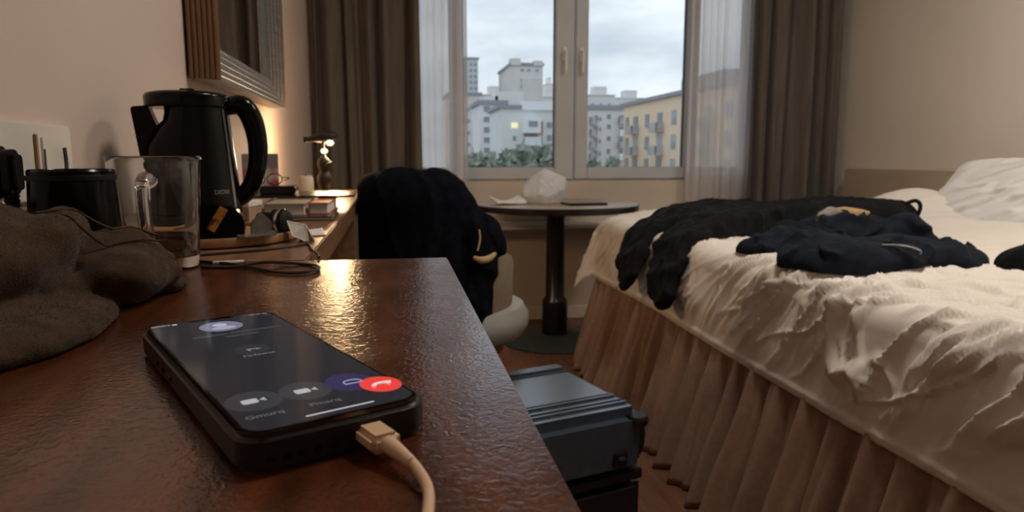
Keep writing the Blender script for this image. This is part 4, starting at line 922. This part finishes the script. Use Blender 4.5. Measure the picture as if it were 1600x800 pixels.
def denim():
    def fn(P):
        x, y, z = P[..., 0], P[..., 1], P[..., 2]
        c = lambda a, b, dz: on(a, b, dz)
        d = ell(P, c(1.035, 1.445, .018), (.175, .120, .052), -.25)
        d = smin(d, ell(P, c(1.20, 1.44, .012), (.13, .11, .050), -.5), .03)
        d = smin(d, chain(P, [c(1.02, 1.66, .045), c(1.12, 1.62, .060), c(1.24, 1.55, .050), c(1.30, 1.46, .02)], [.030, .038, .040, .03]), .012)
        d = smin(d, chain(P, [c(.93, 1.40, .01), c(.95, 1.50, .03), c(1.02, 1.60, .035)], [.035, .045, .035]), .014)
        sl = chain(P, [c(1.24, 1.92, .018), c(1.12, 1.84, .022), c(1.0, 1.76, .020), c(.92, 1.71, .012)], [.030, .034, .034, .030], k=.02)
        sl = smin(sl, chain(P, [c(1.27, 1.87, .018), c(1.14, 1.78, .022), c(1.03, 1.70, .018), c(.935, 1.65, .010)], [.030, .034, .032, .028], k=.02), .02)
        sl = smin(sl, chain(P, [c(1.24, 1.90, .02), c(1.25, 1.75, .04), c(1.18, 1.62, .04)], .045, k=.02), .03)
        d = smin(d, sl, .012)
        d -= .016 * pn(x * 11 + 3, y * 11, z * 11) + .015 * np.clip(1 - np.abs(pn(x * 8 + y * 6, y * 9 - x * 5, z * 8 + 2)) * 5, 0, 1) + .004 * np.clip(1 - np.abs(pn(x * 17 - y * 6, y * 19 + x * 5, z * 15 + 5)) * 5, 0, 1)
        return np.maximum(d, bedtop(x, y) + .001 - z)
    return blob((.83, 1.22, .60), (1.42, 2.02, .80), .0068, fn, 1)
dj = thing('denim_jacket', 'crumpled dark blue denim jacket on the bed near its foot', 'jacket', (0, 0, 0))
v_, f_ = denim(); soft('cloth', v_, f_, m_denim, dj)
m_cuff = mat('faded_denim', (.05, .06, .08), .85, c2=(.08, .09, .11), scale=40, spec=.2)
MB().tube([on(.935, 1.735, .018), on(.925, 1.70, .042), on(.935, 1.655, .020)], .006, 8, 5).build('cuff_seam', m_cuff, dj, smooth=True)
MB().tube([on(1.12, 1.715, .092), on(1.165, 1.735, .100), on(1.21, 1.75, .088)], [.012, .022, .012], 10, 4).build('lining', mat('grey_lining', (.30, .26, .23), .8, c2=(.2, .17, .15), scale=60), dj, smooth=True)
MB().tube([on(1.04, 1.36, .058), on(1.075, 1.335, .055), on(1.10, 1.32, .045), on(1.10, 1.318, .035)], .0022, 6, 4).build('zip', m_chrome, dj, smooth=True)
def pull():
    def fn(P):
        x, y, z = P[..., 0], P[..., 1], P[..., 2]
        d = ell(P, on(1.50, 1.33, .018), (.135, .115, .062), .3); d = smin(d, ell(P, on(1.60, 1.22, .02), (.10, .10, .05), .3), .03); d = smin(d, chain(P, [on(1.39, 1.38, .012), on(1.45, 1.28, .03), on(1.50, 1.22, .02)], .035), .02)
        d -= .012 * pn(x * 13 + 3, y * 13, z * 13) + .008 * np.clip(1 - np.abs(pn(x * 9 + y * 6, y * 9 - x * 5, z * 8 + 2)) * 6, 0, 1)
        return np.maximum(d, bedtop(x, y) + .001 - z)
    return blob((1.32, 1.05, .58), (1.75, 1.52, .80), .0075, fn, 2)
bz = thing('pullover', 'small black garment bunched on the duvet at the right edge', 'garment', (0, 0, 0))
v_, f_ = pull(); soft('cloth', v_, f_, m_cloth_k, bz)
MB().tube([on(1.40, 1.235, .02), on(1.395, 1.25, .045), on(1.41, 1.28, .055)], .003, 6, 4).build('hem_seam', m_cuff, bz, smooth=True)
